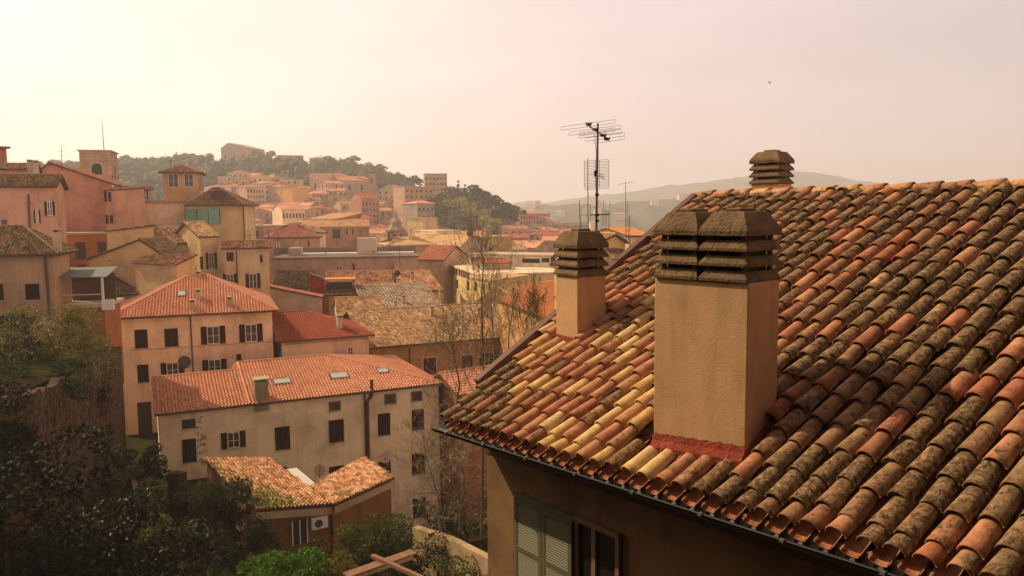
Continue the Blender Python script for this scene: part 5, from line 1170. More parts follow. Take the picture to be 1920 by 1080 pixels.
LF_MID = leafmat('mid_green_leaf', [(.03, .045, .010), (.075, .10, .022), (.16, .19, .045)])
LF_RED = leafmat('red_creeper_leaf', [(.10, .02, .015), (.22, .05, .03)])
BARK = mortar('bark', (.11, .075, .045), 14, .02); TWIG = plain('pale_twig', (.30, .22, .13), .8)
def leaves(mb, C, size, tints, flat=.0):
    """C: (n,3) centres; random leaf quads"""
    n = len(C); a = RNG.normal(size=(n, 3)); a /= np.linalg.norm(a, axis=1)[:, None]; c = RNG.normal(size=(n, 3)); b = np.cross(a, c); b /= np.linalg.norm(b, axis=1)[:, None]
    s = size*RNG.uniform(.6, 1.35, n)[:, None]
    V = np.stack([C-a*s, C+b*s*.55, C+a*s, C-b*s*.55], 1).reshape(-1, 3)
    mb.add(V, np.arange(4*n).reshape(n, 4), a=np.stack([np.clip(tints, 0, 1), RNG.random(n)], 1))
def blobpts(n, lobes):
    """points in the outer shells of a set of lobes (c, r): returns points and tints"""
    k = RNG.choice(len(lobes), n, p=np.array([l[1]**2 for l in lobes])/sum(l[1]**2 for l in lobes)); d = RNG.normal(size=(n, 3)); d /= np.linalg.norm(d, axis=1)[:, None]
    c = np.array([l[0] for l in lobes])[k]; r = np.array([l[1] for l in lobes])[k]; sq = np.array([l[2] if len(l) > 2 else .8 for l in lobes])[k]
    rad = r*RNG.uniform(.55, 1.06, n)**.6; d[:, 2] *= sq
    lt = RNG.uniform(-.2, .2, len(lobes))[k]
    return c+d*rad[:, None], np.clip(RNG.beta(2, 3, n)+lt*.8, 0, 1)
def bush(name, label, cat, centre, lobes, n, size, mat, trunk=True, group=None, seed=None, stems=5):
    root = empty(name, tuple(centre)); tag(root, label, cat, group)
    m = MB(); p, t = blobpts(n, lobes); leaves(m, p, size, t); m.build('crown', mat, root)
    if trunk:
        b = MB(); zb = min(l[0][2]-l[1]*.8 for l in lobes)
        for l in lobes[:stems]:
            e = np.array(l[0]); b.tube([(e[0]*.15, e[1]*.15, zb), e*[.5, .5, .6]+(0, 0, zb*.4), e], [.09, .06, .02], 5)
        b.build('trunk', BARK, root)
    return root
def lobes_box(w_, d_, h_, n, r, z0=0):
    return [((RNG.uniform(-w_/2, w_/2), RNG.uniform(-d_/2, d_/2), z0+RNG.uniform(.2, 1)*h_), r*RNG.uniform(.7, 1.25)) for _ in range(n)]
# --- forest on the hill: one mass, plus the single trees of its skyline
fm = MB(); 
ico = []
def crownverts(k=2):
    import itertools
    t = (1+sqrt(5))/2; v = [(-1, t, 0), (1, t, 0), (-1, -t, 0), (1, -t, 0), (0, -1, t), (0, 1, t), (0, -1, -t), (0, 1, -t), (t, 0, -1), (t, 0, 1), (-t, 0, -1), (-t, 0, 1)]
    f = [(0, 11, 5), (0, 5, 1), (0, 1, 7), (0, 7, 10), (0, 10, 11), (1, 5, 9), (5, 11, 4), (11, 10, 2), (10, 7, 6), (7, 1, 8), (3, 9, 4), (3, 4, 2), (3, 2, 6), (3, 6, 8), (3, 8, 9), (4, 9, 5), (2, 4, 11), (6, 2, 10), (8, 6, 7), (9, 8, 1)]
    v = [np.array(p)/np.linalg.norm(p) for p in v]
    for _ in range(k):
        c = {}; f2 = []
        def mid(a, b):
            key = (min(a, b), max(a, b))
            if key not in c: q = v[a]+v[b]; v.append(q/np.linalg.norm(q)); c[key] = len(v)-1
            return c[key]
        for a, b, d in f: x, y, z = mid(a, b), mid(b, d), mid(d, a); f2 += [(a, x, z), (b, y, x), (d, z, y), (x, y, z)]
        f = f2
    return np.array(v), np.array(f)
IV, IF = crownverts(1)
def far_tree(mb, x, y, z, r, h, tint, nl=60, leaf=.8):
    v = IV*(1+RNG.uniform(-.18, .18, (len(IV), 1)))*[r*.86, r*.86, h*.43]+[x, y, z+h*.55]
    mb.add(v, None, IF, a=np.stack([np.clip(np.full(len(IF), tint*.6)+RNG.uniform(-.1, .1, len(IF)), 0, 1), np.zeros(len(IF))], 1))
    d = RNG.normal(size=(nl, 3)); d /= np.linalg.norm(d, axis=1)[:, None]; C = [x, y, z+h*.55]+d*[r, r, h*.5]*RNG.uniform(.82, 1.12, (nl, 1))
    leaves(mb, C, leaf, tint+RNG.uniform(-.3, .3, nl)+d[:, 2]*.0)
rows = 0; rf_ = np.random.default_rng(3)
occf = np.array(occ)
for _ in range(5200):
    d = sqrt(rf_.uniform(330**2, 745**2)); px = rf_.uniform(-60, 980); x = (px-960)/FP*d
    lim = np.interp(px, [-60, 200, 400, 700, 780, 835, 980], [330, 380, 490, 500, 520, 520, 600])
    if d < lim or px > 800 and d < 430: continue
    if px > 770 and d > 560: continue
    if ((occf[:, 0]+6-x)**2+(occf[:, 1]+3-d)**2).min() < 12**2: continue
    if d > 585 and (400 < px < 475 or 512 < px < 612): continue
    if rows > 1500: break
    r = rf_.uniform(3.0, 5.2); z = terr(x, d); tnt = rf_.choice([.15, .3, .45, .7], p=[.35, .3, .25, .1]); far_tree(fm, x, d, z-1, r, r*rf_.uniform(1.7, 2.4), tnt, 60, .62); rows += 1
kind(tag(fm.build('woods', LF_FOR), 'hazy mixed woods covering the hill behind the town', 'woods'), 'stuff')
def proto_tree(name, kind_, seed):
    rg_ = np.random.default_rng(seed); root = empty(name, (0, 0, -500)); m = MB()
    if kind_ == 'pine': L_ = [((rg_.uniform(-2.6, 2.6), rg_.uniform(-2.6, 2.6), rg_.uniform(5.5, 9.2)), rg_.uniform(1.1, 2.0), .6) for _ in range(9)]
    elif kind_ == 'cypress': L_ = [((0, 0, z), 1.15-.09*z*.9, 1.1) for z in np.linspace(1.5, 10, 7)]
    else: L_ = [((rg_.uniform(-2.4, 2.4), rg_.uniform(-2.4, 2.4), rg_.uniform(3.2, 7.5)), rg_.uniform(1.4, 2.3), .85) for _ in range(11)]
    p, t = blobpts(900, L_); leaves(m, p, .42, t); m.build('crown', {'pine': LF_DARK2, 'cypress': LF_DARK2, 'round': LF_FOR2, 'yellow': LF_YEL2}[kind_], root)
    b = MB(); b.tube([(0, 0, -2), (.1, .05, 3), (0, 0, 7)], [.32, .24, .1], 6)
    for l in L_[:6]: b.tube([(0, 0, 3), (l[0][0]*.5, l[0][1]*.5, l[0][2]*.75), l[0]], [.16, .1, .04], 4)
    b.build('trunk', BARK, root); return root
LF_DARK2 = leafmat('pine_needles', [(.03, .036, .016), (.05, .058, .024), (.09, .09, .04)], 0)
LF_FOR2 = leafmat('oak_leaf', [(.06, .062, .026), (.11, .10, .042), (.17, .14, .065)], 0)
LF_YEL2 = leafmat('fresh_crown_leaf', [(.20, .18, .035), (.36, .30, .06), (.50, .42, .11)], 0)
PR = {k: proto_tree({'pine': 'pine_tree', 'cypress': 'cypress_tree', 'round': 'broadleaf_tree', 'yellow': 'spring_tree'}[k], k, i) for i, k in enumerate(('pine', 'cypress', 'round', 'yellow'))}
PU = set(); TREES = []
def put_tree(k, px, py_top, d, hgt, label, group, wide=1.):
    """top of the crown at the pixel row py_top"""
    top = P(px, py_top, d); sc = hgt/9.6; base = top[2]-hgt
    loc_ = (top[0], top[1], base); rz = random.uniform(0, 6.28); S_ = (sc*wide, sc*wide, sc)
    if k in PU: o = copy_thing(PR[k], loc_, rz, S_, label, 'tree', group)
    else: o = PR[k]; PU.add(k); o.location = loc_; o.rotation_euler = (0, 0, rz); o.scale = S_; tag(o, label, 'tree', group)
    TREES.append((label, px, d, o))
for k, px, py, d, h in (('round', 481, 279, 655, 12), ('pine', 508, 284, 660, 9), ('pine', 617, 294, 640, 9), ('round', 643, 297, 640, 11), ('pine', 662, 294, 640, 13), ('round', 690, 302, 620, 10), ('pine', 712, 310, 600, 11), ('round', 730, 320, 590, 10), ('pine', 776, 331, 500, 9), ('pine', 787, 337, 500, 8), ('round', 560, 290, 668, 7), ('round', 392, 285, 660, 9), ('pine', 360, 289, 650, 8), ('round', 330, 292, 650, 9), ('round', 300, 294, 640, 8), ('round', 262, 293, 640, 10), ('pine', 235, 292, 630, 9), ('round', 128, 298, 600, 9), ('round', 98, 296, 590, 11), ('round', 70, 298, 590, 10), ('round', 45, 303, 580, 9)):
    put_tree(k, px, py, d, h, {'round': 'rounded', 'pine': 'dark pine'}[k]+' tree on the skyline of the wooded hill', 'trees on the skyline of the hill', 1.25)
slope = [('round', 846, 345), ('round', 862, 352), ('cypress', 872, 350), ('cypress', 859, 343), ('round', 878, 360), ('pine', 885, 350), ('pine', 898, 356), ('pine', 912, 364), ('pine', 920, 372), ('pine', 935, 377), ('pine', 945, 388), ('pine', 956, 390),
         ('pine', 826, 368), ('pine', 836, 375), ('yellow', 846, 368), ('yellow', 864, 364), ('round', 852, 388), ('round', 870, 382), ('yellow', 884, 382), ('round', 900, 378), ('pine', 908, 392), ('round', 920, 395), ('yellow', 912, 398), ('round', 935, 404), ('pine', 941, 396),
         ('round', 838, 400), ('round', 855, 405), ('cypress', 896, 410), ('round', 880, 405), ('yellow', 925, 404), ('round', 945, 412), ('pine', 822, 385), ('round', 870, 412), ('yellow', 905, 386), ('round', 892, 398), ('round', 860, 394), ('round', 912, 412), ('cypress', 806, 394), ('round', 930, 388), ('yellow', 876, 372)]
for i, (k, px, py) in enumerate(slope):
    d = 425-(py-345)*1.1-(14 if k == 'yellow' else 0); put_tree(k, px, py, d, (9 if k == 'yellow' else 11)+(i % 4), {'round': 'rounded grey green tree', 'pine': 'dark pine tree', 'yellow': 'fresh yellow green tree', 'cypress': 'slim cypress tree'}[k]+' on the slope beyond the apartment tower', 'trees on the slope right of the town', 1. if k in ('cypress', 'yellow') else 1.3)
numl(TREES)
# bank under the slope trees so that none floats
sm = MB(); xs = np.linspace(800, 985, 40); rws = []
for j, fr in enumerate(np.linspace(0, 1, 8)):
    rr_ = []
    for px in xs:
        y0 = np.interp(px, [800, 830, 850, 880, 900, 925, 945, 960, 985], [372, 362, 360, 366, 374, 390, 403, 410, 440]); yy = 440+(y0-440)*fr; d = 330+(435-330)*fr; rr_.append(P(px, yy+8, d))
    rws.append(rr_)
sm.add([p for r_ in rws for p in r_]+[np.array([p[0], p[1]+60, -40]) for p in rws[-1]], [(i*40+j, i*40+j+1, (i+1)*40+j+1, (i+1)*40+j) for i in range(8) for j in range(39)]); kind(sm.build('hillside', HM, None, True), 'structure')

# --- garden
def at(px, py, d): return P(px, py, d)
# retaining walls on the left
def wallstrip(mb, pts, zb, th=.45, rough=0.):
    pts = [np.array(p) for p in pts]
    if rough:
        q = []
        for a, b in zip(pts[:-1], pts[1:]):
            n_ = max(2, int(np.linalg.norm(b-a)/.45)); q += [a+(b-a)*k/n_+np.array([RNG.normal(0, .03), RNG.normal(0, .03), RNG.normal(0, rough)]) for k in range(n_)]
        pts = q+[pts[-1]]
    for (a, b) in zip(pts[:-1], pts[1:]):
        n_ = unit(np.cross(b-a, (0, 0, 1)))*th
        v = [a, b, b+n_, a+n_]; lo = [np.array([p[0], p[1], zb]) for p in v]; mb.add([*v, *lo], [(0, 1, 2, 3), (0, 4, 5, 1), (1, 5, 6, 2), (2, 6, 7, 3), (3, 7, 4, 0)])
OLDW = mortar('old_rubble_wall', (.15, .085, .045), 2, .12)
def _w():
    n = OLDW.node_tree; b = n.nodes['Principled BSDF']; l = b.inputs['Base Color'].links[0].from_socket; g = geo(n)
    v = tex(n, 'ShaderNodeTexVoronoi', g, Scale=3.2); rr_ = ramp(n, v.outputs['Distance'], [(.1, (1.25, 1.2, 1.1)), (.5, (.8, .75, .7)), (.75, (.35, .3, .28))]); n.links.new(mixc(n, 1., l, rr_.outputs[0], 'MULTIPLY'), b.inputs['Base Color'])
_w()
rw = MB(); wallstrip(rw, [at(40, 738, 36), at(118, 712, 42), at(160, 690, 47), at(190, 668, 50), at(214, 650, 57)], -28, rough=.16)
tag(rw.build('retaining_wall', OLDW), 'tall crumbling brown retaining wall below the flowering shrub on the left', 'retaining wall')
rw = MB(); wallstrip(rw, [at(-160, 770, 33), at(-20, 745, 34), at(48, 738, 35.6)], -21); tag(rw.build('garden_wall', OLDW), 'dark garden wall at the left edge under the trees', 'garden wall')
tr_ = MB(); tr_.add([at(-400, 700, 34), at(40, 735, 36.4), at(190, 668, 50.6), at(212, 640, 60), at(-400, 610, 60)], None, [(0, 1, 2), (0, 2, 3), (0, 3, 4)]); kind(tr_.build('terrace_ground', groundmat()), 'structure')
st_ = MB(); wallstrip(st_, [at(244, 868, 50), at(262, 918, 45)], -20, .3); tag(st_.build('garden_wall', plaster((.34, .25, .15), .5)), 'narrow pale garden wall end running down beside the long cream house', 'garden wall')
st_ = MB(); wallstrip(st_, [at(270, 915, 44.5), at(345, 902, 47)], -20, .35); tag(st_.build('garden_wall', plaster((.22, .16, .10), .5)), 'low wall crossing in front of the long cream house corner', 'garden wall')
st_ = MB(); wallstrip(st_, [at(330, 882, 46), at(350, 884, 45.6)], -20, .6); tag(st_.build('gate_pillar', OLDW), 'dark square gate pillar left of the ivy', 'gate pillar')
st_ = MB(); wallstrip(st_, [at(785, 985, 36), at(850, 1005, 34), at(930, 1045, 31)], -21, .35); tag(st_.build('garden_wall', plaster((.36, .27, .16), .5, 1.5)), 'pale garden wall behind the hedge, running to the corner of the nearest house', 'garden wall')
# shrubs; each crown is many leaves on stems
bush('flowering_shrub', 'pale blossoming shrub above the crumbling retaining wall', 'shrub', at(125, 665, 46), [((RNG.uniform(-2.9, 2.2), RNG.uniform(-1.4, 1.4), RNG.uniform(-1.7, 1.5)), RNG.uniform(.5, 1.0)) for _ in range(22)], 6500, .07, LF_BLOSS)
bush('green_shrub', 'yellow green leafy shrub behind the blossoming shrub', 'shrub', at(80, 628, 48.5), [((RNG.uniform(-3.4, 3.6), RNG.uniform(-1, 1), RNG.uniform(-1.8, 1.3)), RNG.uniform(.6, 1.0)) for _ in range(22)], 7500, .08, LF_YEL)
bush('green_shrub', 'small green shrub at the left edge beside the yellow green one', 'shrub', at(5, 650, 47), [((RNG.uniform(-2.2, 2.4), RNG.uniform(-1, 1), RNG.uniform(-2.2, 1.5)), RNG.uniform(.7, 1.1)) for _ in range(18)], 6000, .085, LF_IVY)
bush('dark_shrub', 'low rough shrubs on the terrace edge behind the crumbling wall', 'shrub', at(70, 708, 41), [((RNG.uniform(-3.4, 2.6), RNG.uniform(-1.6, 1.6), RNG.uniform(-.9, .7)), RNG.uniform(.4, .75)) for _ in range(26)], 8000, .065, LF_IVY)
bush('grass_tufts', 'grassy growth on the terrace under the shrubs at the left edge', 'grass', at(-10, 700, 44), [((RNG.uniform(-3.4, 3.), RNG.uniform(-2.5, 2.5), RNG.uniform(-.5, .5)), RNG.uniform(.4, .8)) for _ in range(26)], 8000, .065, LF_IVY)
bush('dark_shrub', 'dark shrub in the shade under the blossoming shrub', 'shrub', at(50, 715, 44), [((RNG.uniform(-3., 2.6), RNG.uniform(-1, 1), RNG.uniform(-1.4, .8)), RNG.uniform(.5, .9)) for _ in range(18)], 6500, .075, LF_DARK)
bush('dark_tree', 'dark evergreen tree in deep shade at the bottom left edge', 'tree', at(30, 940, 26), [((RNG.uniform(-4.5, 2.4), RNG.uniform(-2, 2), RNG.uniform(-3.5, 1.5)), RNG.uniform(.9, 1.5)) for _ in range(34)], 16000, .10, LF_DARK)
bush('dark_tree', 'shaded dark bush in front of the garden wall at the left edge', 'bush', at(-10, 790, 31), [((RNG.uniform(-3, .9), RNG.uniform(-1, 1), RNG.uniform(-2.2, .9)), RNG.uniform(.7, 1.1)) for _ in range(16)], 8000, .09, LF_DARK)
bush('laurel_bush', 'large glossy laurel bush in the lower left garden', 'bush', at(235, 1035, 29), [((RNG.uniform(-2.9, 2.6), RNG.uniform(-1.5, 1.5), RNG.uniform(-3., 1.7)), RNG.uniform(.7, 1.15)) for _ in range(34)], 17000, .085, LF_LAUR)
bush('garden_shrub', 'green shrub on the slope between the laurel and the pavilion', 'shrub', at(330, 1030, 33), [((RNG.uniform(-1.6, 1.6), RNG.uniform(-1.5, 1.5), RNG.uniform(-2.4, .6)), RNG.uniform(.5, .9)) for _ in range(14)], 6000, .07, LF_MID)
bush('garden_shrub', 'spiky green shrub in front of the arched cellar door', 'shrub', at(235, 925, 40), [((RNG.uniform(-1.4, 1.6), RNG.uniform(-1, 1), RNG.uniform(-1.6, 1.1)), RNG.uniform(.4, .8)) for _ in range(14)], 5200, .07, LF_MID)
bush('garden_shrub', 'low shrub at the foot of the long cream house corner', 'shrub', at(285, 890, 50), [((RNG.uniform(-1, 1), RNG.uniform(-.5, .5), RNG.uniform(-.8, .7)), RNG.uniform(.3, .6)) for _ in range(8)], 1800, .07, LF_IVY)
bush('bright_bush', 'bright green leafy bush at the bottom, lit by the sun', 'bush', at(525, 1075, 32), [((RNG.uniform(-1.5, 1.5), RNG.uniform(-1, 1), RNG.uniform(-1.2, .65)), RNG.uniform(.5, .8)) for _ in range(18)], 9000, .075, LF_BRIGHT)
bush('pale_bush', 'small yellowish bush between the bright bush and the pergola', 'bush', at(630, 1060, 34), [((RNG.uniform(-.8, .8), RNG.uniform(-.6, .6), RNG.uniform(-1., .4)), RNG.uniform(.35, .6)) for _ in range(10)], 3400, .06, LF_YEL)
bush('ivy_mass', 'thick ivy climbing over the left end of the pavilion', 'ivy', at(405, 955, 40.5), [((RNG.uniform(-1.8, 1.7), RNG.uniform(-.6, .8), RNG.uniform(-2.2, 1.4)), RNG.uniform(.4, .75)) for _ in range(34)], 15000, .06, LF_IVY)
b = MB(); p0, p1_, p2_ = at(385, 875, 46.5), at(420, 905, 43.5), at(560, 945, 40.4)
n_ = 2600; t = RNG.random(n_); q = np.where(t[:, None] < .5, p0+(p1_-p0)*(t*2)[:, None], p1_+(p2_-p1_)*(t*2-1)[:, None]); w_ = RNG.exponential(.55, n_)*(1.25-t)
nrm = unit(np.cross(p4-p3, p1-p4)); nrm = nrm if nrm[2] > 0 else -nrm; up_ = unit(p2b-p3)
up_ = unit((p1+p2b)/2-(p4+p3)/2); eo_ = (p4+(p3-p4)*RNG.random(n_)[:, None])
q = p4+(p3-p4)*(RNG.beta(1, 1.6, n_))[:, None]+(p1-p4)*np.minimum(RNG.beta(1., 2.6, n_), 1)[:, None]*1.0+nrm*RNG.uniform(.05, .16, n_)[:, None]
keep = ((q-p4)@unit(p3-p4) < 3.4-((q-p4)@unit(p1-p4))*.35-2.0*RNG.random(n_)); leaves(b, q[keep], .06, RNG.random(keep.sum()))
tag(b.build('roof_creeper', LF_BRIGHT), 'bright green creeper spreading over the left pavilion roof', 'creeper')
bush('red_creeper', 'thin red leaved creeper climbing the long house wall above the ivy', 'creeper', at(374, 820, 53), [((RNG.uniform(-.25, .35), 0, RNG.uniform(-1.9, 1.5)), RNG.uniform(.06, .16)) for _ in range(26)], 420, .045, LF_RED, trunk=False)
for i, (px, py, d, wdt, lb_) in enumerate(((700, 1000, 37, 2.2, 'dark hedge stretch right of the pavilion'), (790, 1040, 34, 2.6, 'dark hedge stretch behind the pergola beam'), (880, 1070, 31.5, 2.4, 'dark hedge stretch next to the nearest house corner'), (460, 1010, 36, 1.5, 'dark bush under the pavilion eave beside the ivy'))):
    bush('hedge', lb_, 'hedge', at(px, py, d), [((RNG.uniform(-wdt, wdt)*.75, RNG.uniform(-.7, .7), RNG.uniform(-2.0, .55)), RNG.uniform(.45, .8)) for _ in range(22)], 8000, .06, LF_IVY if i % 2 else LF_MID, group='garden hedge and bushes')
bush('hedge', 'dark leafy bush under the window of the pavilion', 'bush', at(600, 1050, 36.5), [((RNG.uniform(-2.6, 2.6), RNG.uniform(-.5, .5), RNG.uniform(-1.8, .55)), RNG.uniform(.4, .7)) for _ in range(22)], 8000, .06, LF_IVY, group='garden hedge and bushes')
bush('ivy_mass', 'ivy tumbling over the corner of the retaining wall beside the alley', 'ivy', at(186, 730, 48), [((RNG.uniform(-1.1, .9), RNG.uniform(-.3, .3), 1.6-abs(RNG.normal(0, 1.9))), RNG.uniform(.12, .32)) for _ in range(70)], 7000, .05, LF_DARK, trunk=False)
bush('wild_bush', 'rough bush on the slope before the long house corner', 'bush', at(262, 862, 47), [((RNG.uniform(-1.2, 1.2), RNG.uniform(-.5, .5), RNG.uniform(-1.2, .9)), RNG.uniform(.3, .6)) for _ in range(12)], 3400, .06, LF_IVY)
bush('wild_bush', 'tangled dark bush behind the pale garden wall', 'bush', at(860, 960, 42), [((RNG.uniform(-2, 2), RNG.uniform(-1, 1), RNG.uniform(-1.6, .8)), RNG.uniform(.4, .8)) for _ in range(16)], 4200, .07, LF_IVY)
# pergola beams
pg = empty('pergola', tuple(at(720, 1060, 27))); tag(pg, 'brown pergola of a wide plank and a crossing beam at the bottom edge', 'pergola')
def beam(a, b, w_, h_, nm, mt):
    a = np.array(a); b = np.array(b); d_ = unit(b-a); s_ = unit(np.cross(d_, (0, 0, 1))); u_ = np.cross(s_, d_); m = MB(); m.box((0, -w_/2, -h_/2), (np.linalg.norm(b-a), w_/2, h_/2), R=np.stack([d_, s_, u_], 1), o=a)
    o = m.build(nm, mt, pg); o.matrix_parent_inverse = Matrix.Translation(-pg.location); return o
WOOD = mortar('brown_plank', (.26, .14, .09), 9, .01); WOODL = mortar('pale_plank', (.50, .38, .26), 9, .01)
z_p = at(720, 1055, 27)[2]
A_, B_ = hitz(648, 1079, z_p), hitz(776, 1034, z_p); beam(A_, B_, .42, .05, 'plank', WOOD); beam(A_-(0, .18, .12), B_-(0, .18, .12), .04, .16, 'side_board', WOODL)
A_, B_ = hitz(698, 1042, z_p+.1), hitz(800, 1088, z_p+.1); beam(A_, B_, .14, .12, 'cross_beam', WOOD)
for q in (B_, hitz(740, 1050, z_p)): beam(q-(0, 0, 5.), q-(0, 0, .1), .12, .12, 'post', WOOD)

bare_specs = []
# --- bare trees
def bare(name, label, base, trunk_pts, r0, seed, n1=16, depth=3, up=.75, L0=2.6, buds=0, mat=BARK, fine=TWIG):
    rg_ = np.random.default_rng(seed); root = empty(name, tuple(base)); tag(root, label, 'tree', 'bare spring trees'); O = np.array(base)
    tb, br = MB(), MB(); pts = np.array(trunk_pts)-O; tb.tube(pts, np.linspace(r0, r0*.18, len(pts)), 7); tw = MB(); bud = []
    def grow(p, d, L_, r, lev):
        n = 5; q = [p]; dd = d.copy()
        for i in range(n): dd = unit(dd+rg_.normal(0, .16, 3)+np.array([0, 0, .10*up])); q.append(q[-1]+dd*L_/n)
        (br if lev < 2 else tw).tube(q, np.maximum(np.linspace(r, r*.4, n+1), .0062), 4 if lev < 2 else 3, cap=False)
        if lev >= 1 and buds: bud.extend(q[2:])
        if lev < depth:
            for i in range(rg_.integers(2, 5)):
                k = rg_.integers(1, n+1); nd = unit(dd*.8+rg_.normal(0, .55, 3)+np.array([0, 0, .3*up])); grow(q[k], nd, L_*rg_.uniform(.4, .68), r*.5, lev+1)
    cum = np.linspace(.28, 1, n1)
    for t in cum:
        k = min(int(t*(len(pts)-1)), len(pts)-2); f_ = t*(len(pts)-1)-k; p = pts[k]+(pts[k+1]-pts[k])*f_
        a = rg_.uniform(0, 2*pi); d = unit([cos(a)*.8, sin(a)*.8, up+rg_.uniform(-.2, .5)]); grow(p, d, L0*(1.15-.75*t)*rg_.uniform(.7, 1.2), r0*.22*(1.1-.7*t), 0)
    tb.build('trunk', mat, root); br.build('branches', mat, root); tw.build('twigs', fine, root)['kind'] = 'stuff'
    if buds:
        m = MB(); B = np.array(bud); B = B[rg_.integers(0, len(B), buds)]+rg_.normal(0, .07, (buds, 3)); leaves(m, B, .035, rg_.random(buds)); m.build('buds', LF_YEL, root)['kind'] = 'stuff'
    return root
def tp(l): return [at(*a) for a in l]
DB = plain('dark_twig', (.085, .05, .032), .8)
bare('bare_tree', 'tallest bare tree with a straight dark trunk standing before the ochre house', at(905, 1000, 33), tp([(903, 1010, 33), (905, 850, 33), (907, 720, 33), (905, 640, 33), (903, 560, 33), (906, 500, 33), (905, 470, 33)]), .075, 1, n1=24, depth=3, up=1.0, L0=2.9, buds=300)
bare('bare_tree', 'slender bare tree just right of the tallest one', at(925, 1000, 35), tp([(925, 1000, 35), (935, 800, 35), (926, 640, 35), (920, 560, 35), (922, 520, 35)]), .05, 2, n1=18, depth=3, up=1.0, L0=2.7, buds=400)
bare('bare_tree', 'leaning bare tree left of the tallest one, its twigs over the long house', at(860, 1000, 38), tp([(862, 1000, 38), (870, 900, 38), (850, 800, 38), (862, 720, 38), (850, 660, 38), (838, 610, 38)]), .09, 3, n1=40, depth=3, up=.8, L0=2.9, buds=260)
bare('bare_tree', 'low tangled pale twigs beside the corner of the nearest house', at(880, 1010, 36), tp([(885, 1010, 36), (870, 960, 36), (850, 900, 36), (842, 860, 36)]), .08, 4, n1=36, depth=3, up=.35, L0=2.9, buds=260)
bare('bare_tree', 'bare branching tree in front of the right end of the long cream house', at(820, 1000, 40), tp([(830, 1010, 40), (822, 930, 40), (800, 860, 40), (790, 800, 40)]), .06, 5, n1=26, depth=3, up=.5, L0=2.8, buds=120)
bare('budding_tree', 'young tree with fresh green buds behind the roof verge', at(985, 780, 37), tp([(985, 800, 37), (990, 700, 37), (1000, 620, 37), (1010, 575, 37)]), .06, 6, n1=26, depth=3, up=1.2, L0=2.0, buds=1500, fine=DB)
bare('budding_tree', 'thin budding tree between the verge and the tallest bare tree', at(950, 800, 38), tp([(955, 820, 38), (950, 700, 38), (955, 620, 38), (965, 560, 38)]), .05, 7, n1=18, depth=2, up=1.4, L0=1.8, buds=900, fine=DB)

# ============================================================ antennas
RUST = plain('rusty_pole', (.16, .09, .05), .6, .4, .3); ALU = plain('dull_aluminium', (.22, .15, .11), .5, .4, .4)
def pos(px, py, d): return at(px, py, d)
AD = 13.0
ar = empty('roof_antenna', tuple(at(1119, 530, AD))); tag(ar, 'tall rusty aerial pole with folded elements, a mesh reflector and a small beam, behind the narrow chimney', 'antenna')
ar['label'] = 'tall rusty aerial pole with folded elements and a mesh reflector behind the narrow chimney'
def ab(mb, name, mat): o = mb.build(name, mat, ar); o.matrix_parent_inverse = Matrix.Translation(-ar.location); return o
m = MB(); m.tube([at(1116, 640, AD), at(1118, 440, AD), at(1120, 300, AD), at(1121, 231, AD)], [.022, .02, .018, .016], 8); ab(m, 'pole', RUST)
bd0, bd1 = at(1098, 232, AD-.25), at(1142, 262, AD+.25); bdir = unit(bd1-bd0); m = MB(); m.tube([bd0, bd1], .012, 6); ab(m, 'boom', ALU)
ed = unit(at(1150, 246, AD)-at(1070, 257, AD))
for k, (t, hl_, hr_) in enumerate(((.08, .44, .46), (.40, .44, .42), (.5, .30, .30), (.62, .36, .36), (.82, .33, .33), (1.0, .26, .26))):
    c = bd0+(bd1-bd0)*t; up2 = np.array([0, 0, .028]); m = MB()
    lp = [c-ed*.02+up2, c-ed*hl_+up2, c-ed*(hl_+.01), c-ed*hl_-up2, c-ed*.02-up2]; rpnts = [c+ed*.02+up2, c+ed*hr_+up2, c+ed*(hr_+.01), c+ed*hr_-up2, c+ed*.02-up2]
    m.tube([*lp], .0032, 5); m.tube([*rpnts], .0032, 5); m.tube([c-ed*.03+up2, c+ed*.03+up2], .004, 5); m.tube([c-ed*.03-up2, c+ed*.03-up2], .004, 5)
    ab(m, 'folded_element', METAL)
BLK = plain('black_plastic', (.012, .011, .011), .5)
for (px, py) in ((1104, 234), (1116, 244), (1131, 255), (1138, 262)):
    c = at(px, py, AD-.03); m = MB(); m.box((-.045, -.02, -.012), (.045, .02, .018), o=c)
    for x in (-.04, 0, .04): m.box((x-.012, -.015, .018), (x+.012, .015, .04), o=c)
    ab(m, 'insulator', BLK)
m = MB(); gx0, gx1 = 1095.5, 1141.5
for k in range(20):
    y = 299+k*54/19; m.tube([at(gx0, y+3-abs(k-9.5)*.0, AD+.06), at(gx1, y, AD+.06)], .0026, 4)
for x, o1 in ((gx0, 0), (1116, 0), (gx1, 0), (1124, 0)): m.tube([at(x, 301, AD+.06), at(x, 352, AD+.06)], .0035, 4)
ab(m, 'mesh_reflector', METAL)
m = MB(); m.tube([at(1118, 326, AD), at(1132, 335, AD-.5)], .011, 6); m.tube([at(1108, 326, AD-.05), at(1131, 327, AD-.05)], .004, 5); m.tube([at(1113, 331, AD-.2), at(1134, 330, AD-.3)], .004, 5); ab(m, 'reflector_boom', ALU)
m = MB(); c = at(1116.5, 325, AD-.03); m.box((-.022, -.03, -.045), (.022, .03, .045), o=c); ab(m, 'junction_box', BLK)
m = MB(); m.tube([at(1106, 403, AD), at(1143, 402, AD)], .010, 6); ab(m, 'lower_boom', METAL)
for x, a, b in ((1107, 385, 412), (1129, 390, 425), (1132, 380, 425), (1135, 392, 425), (1138, 394, 425), (1141, 396, 430), (1143.5, 378, 432)):
    m = MB(); m.tube([at(x, a, AD), at(x, b, AD)], .0032, 4); ab(m, 'lower_element', METAL)
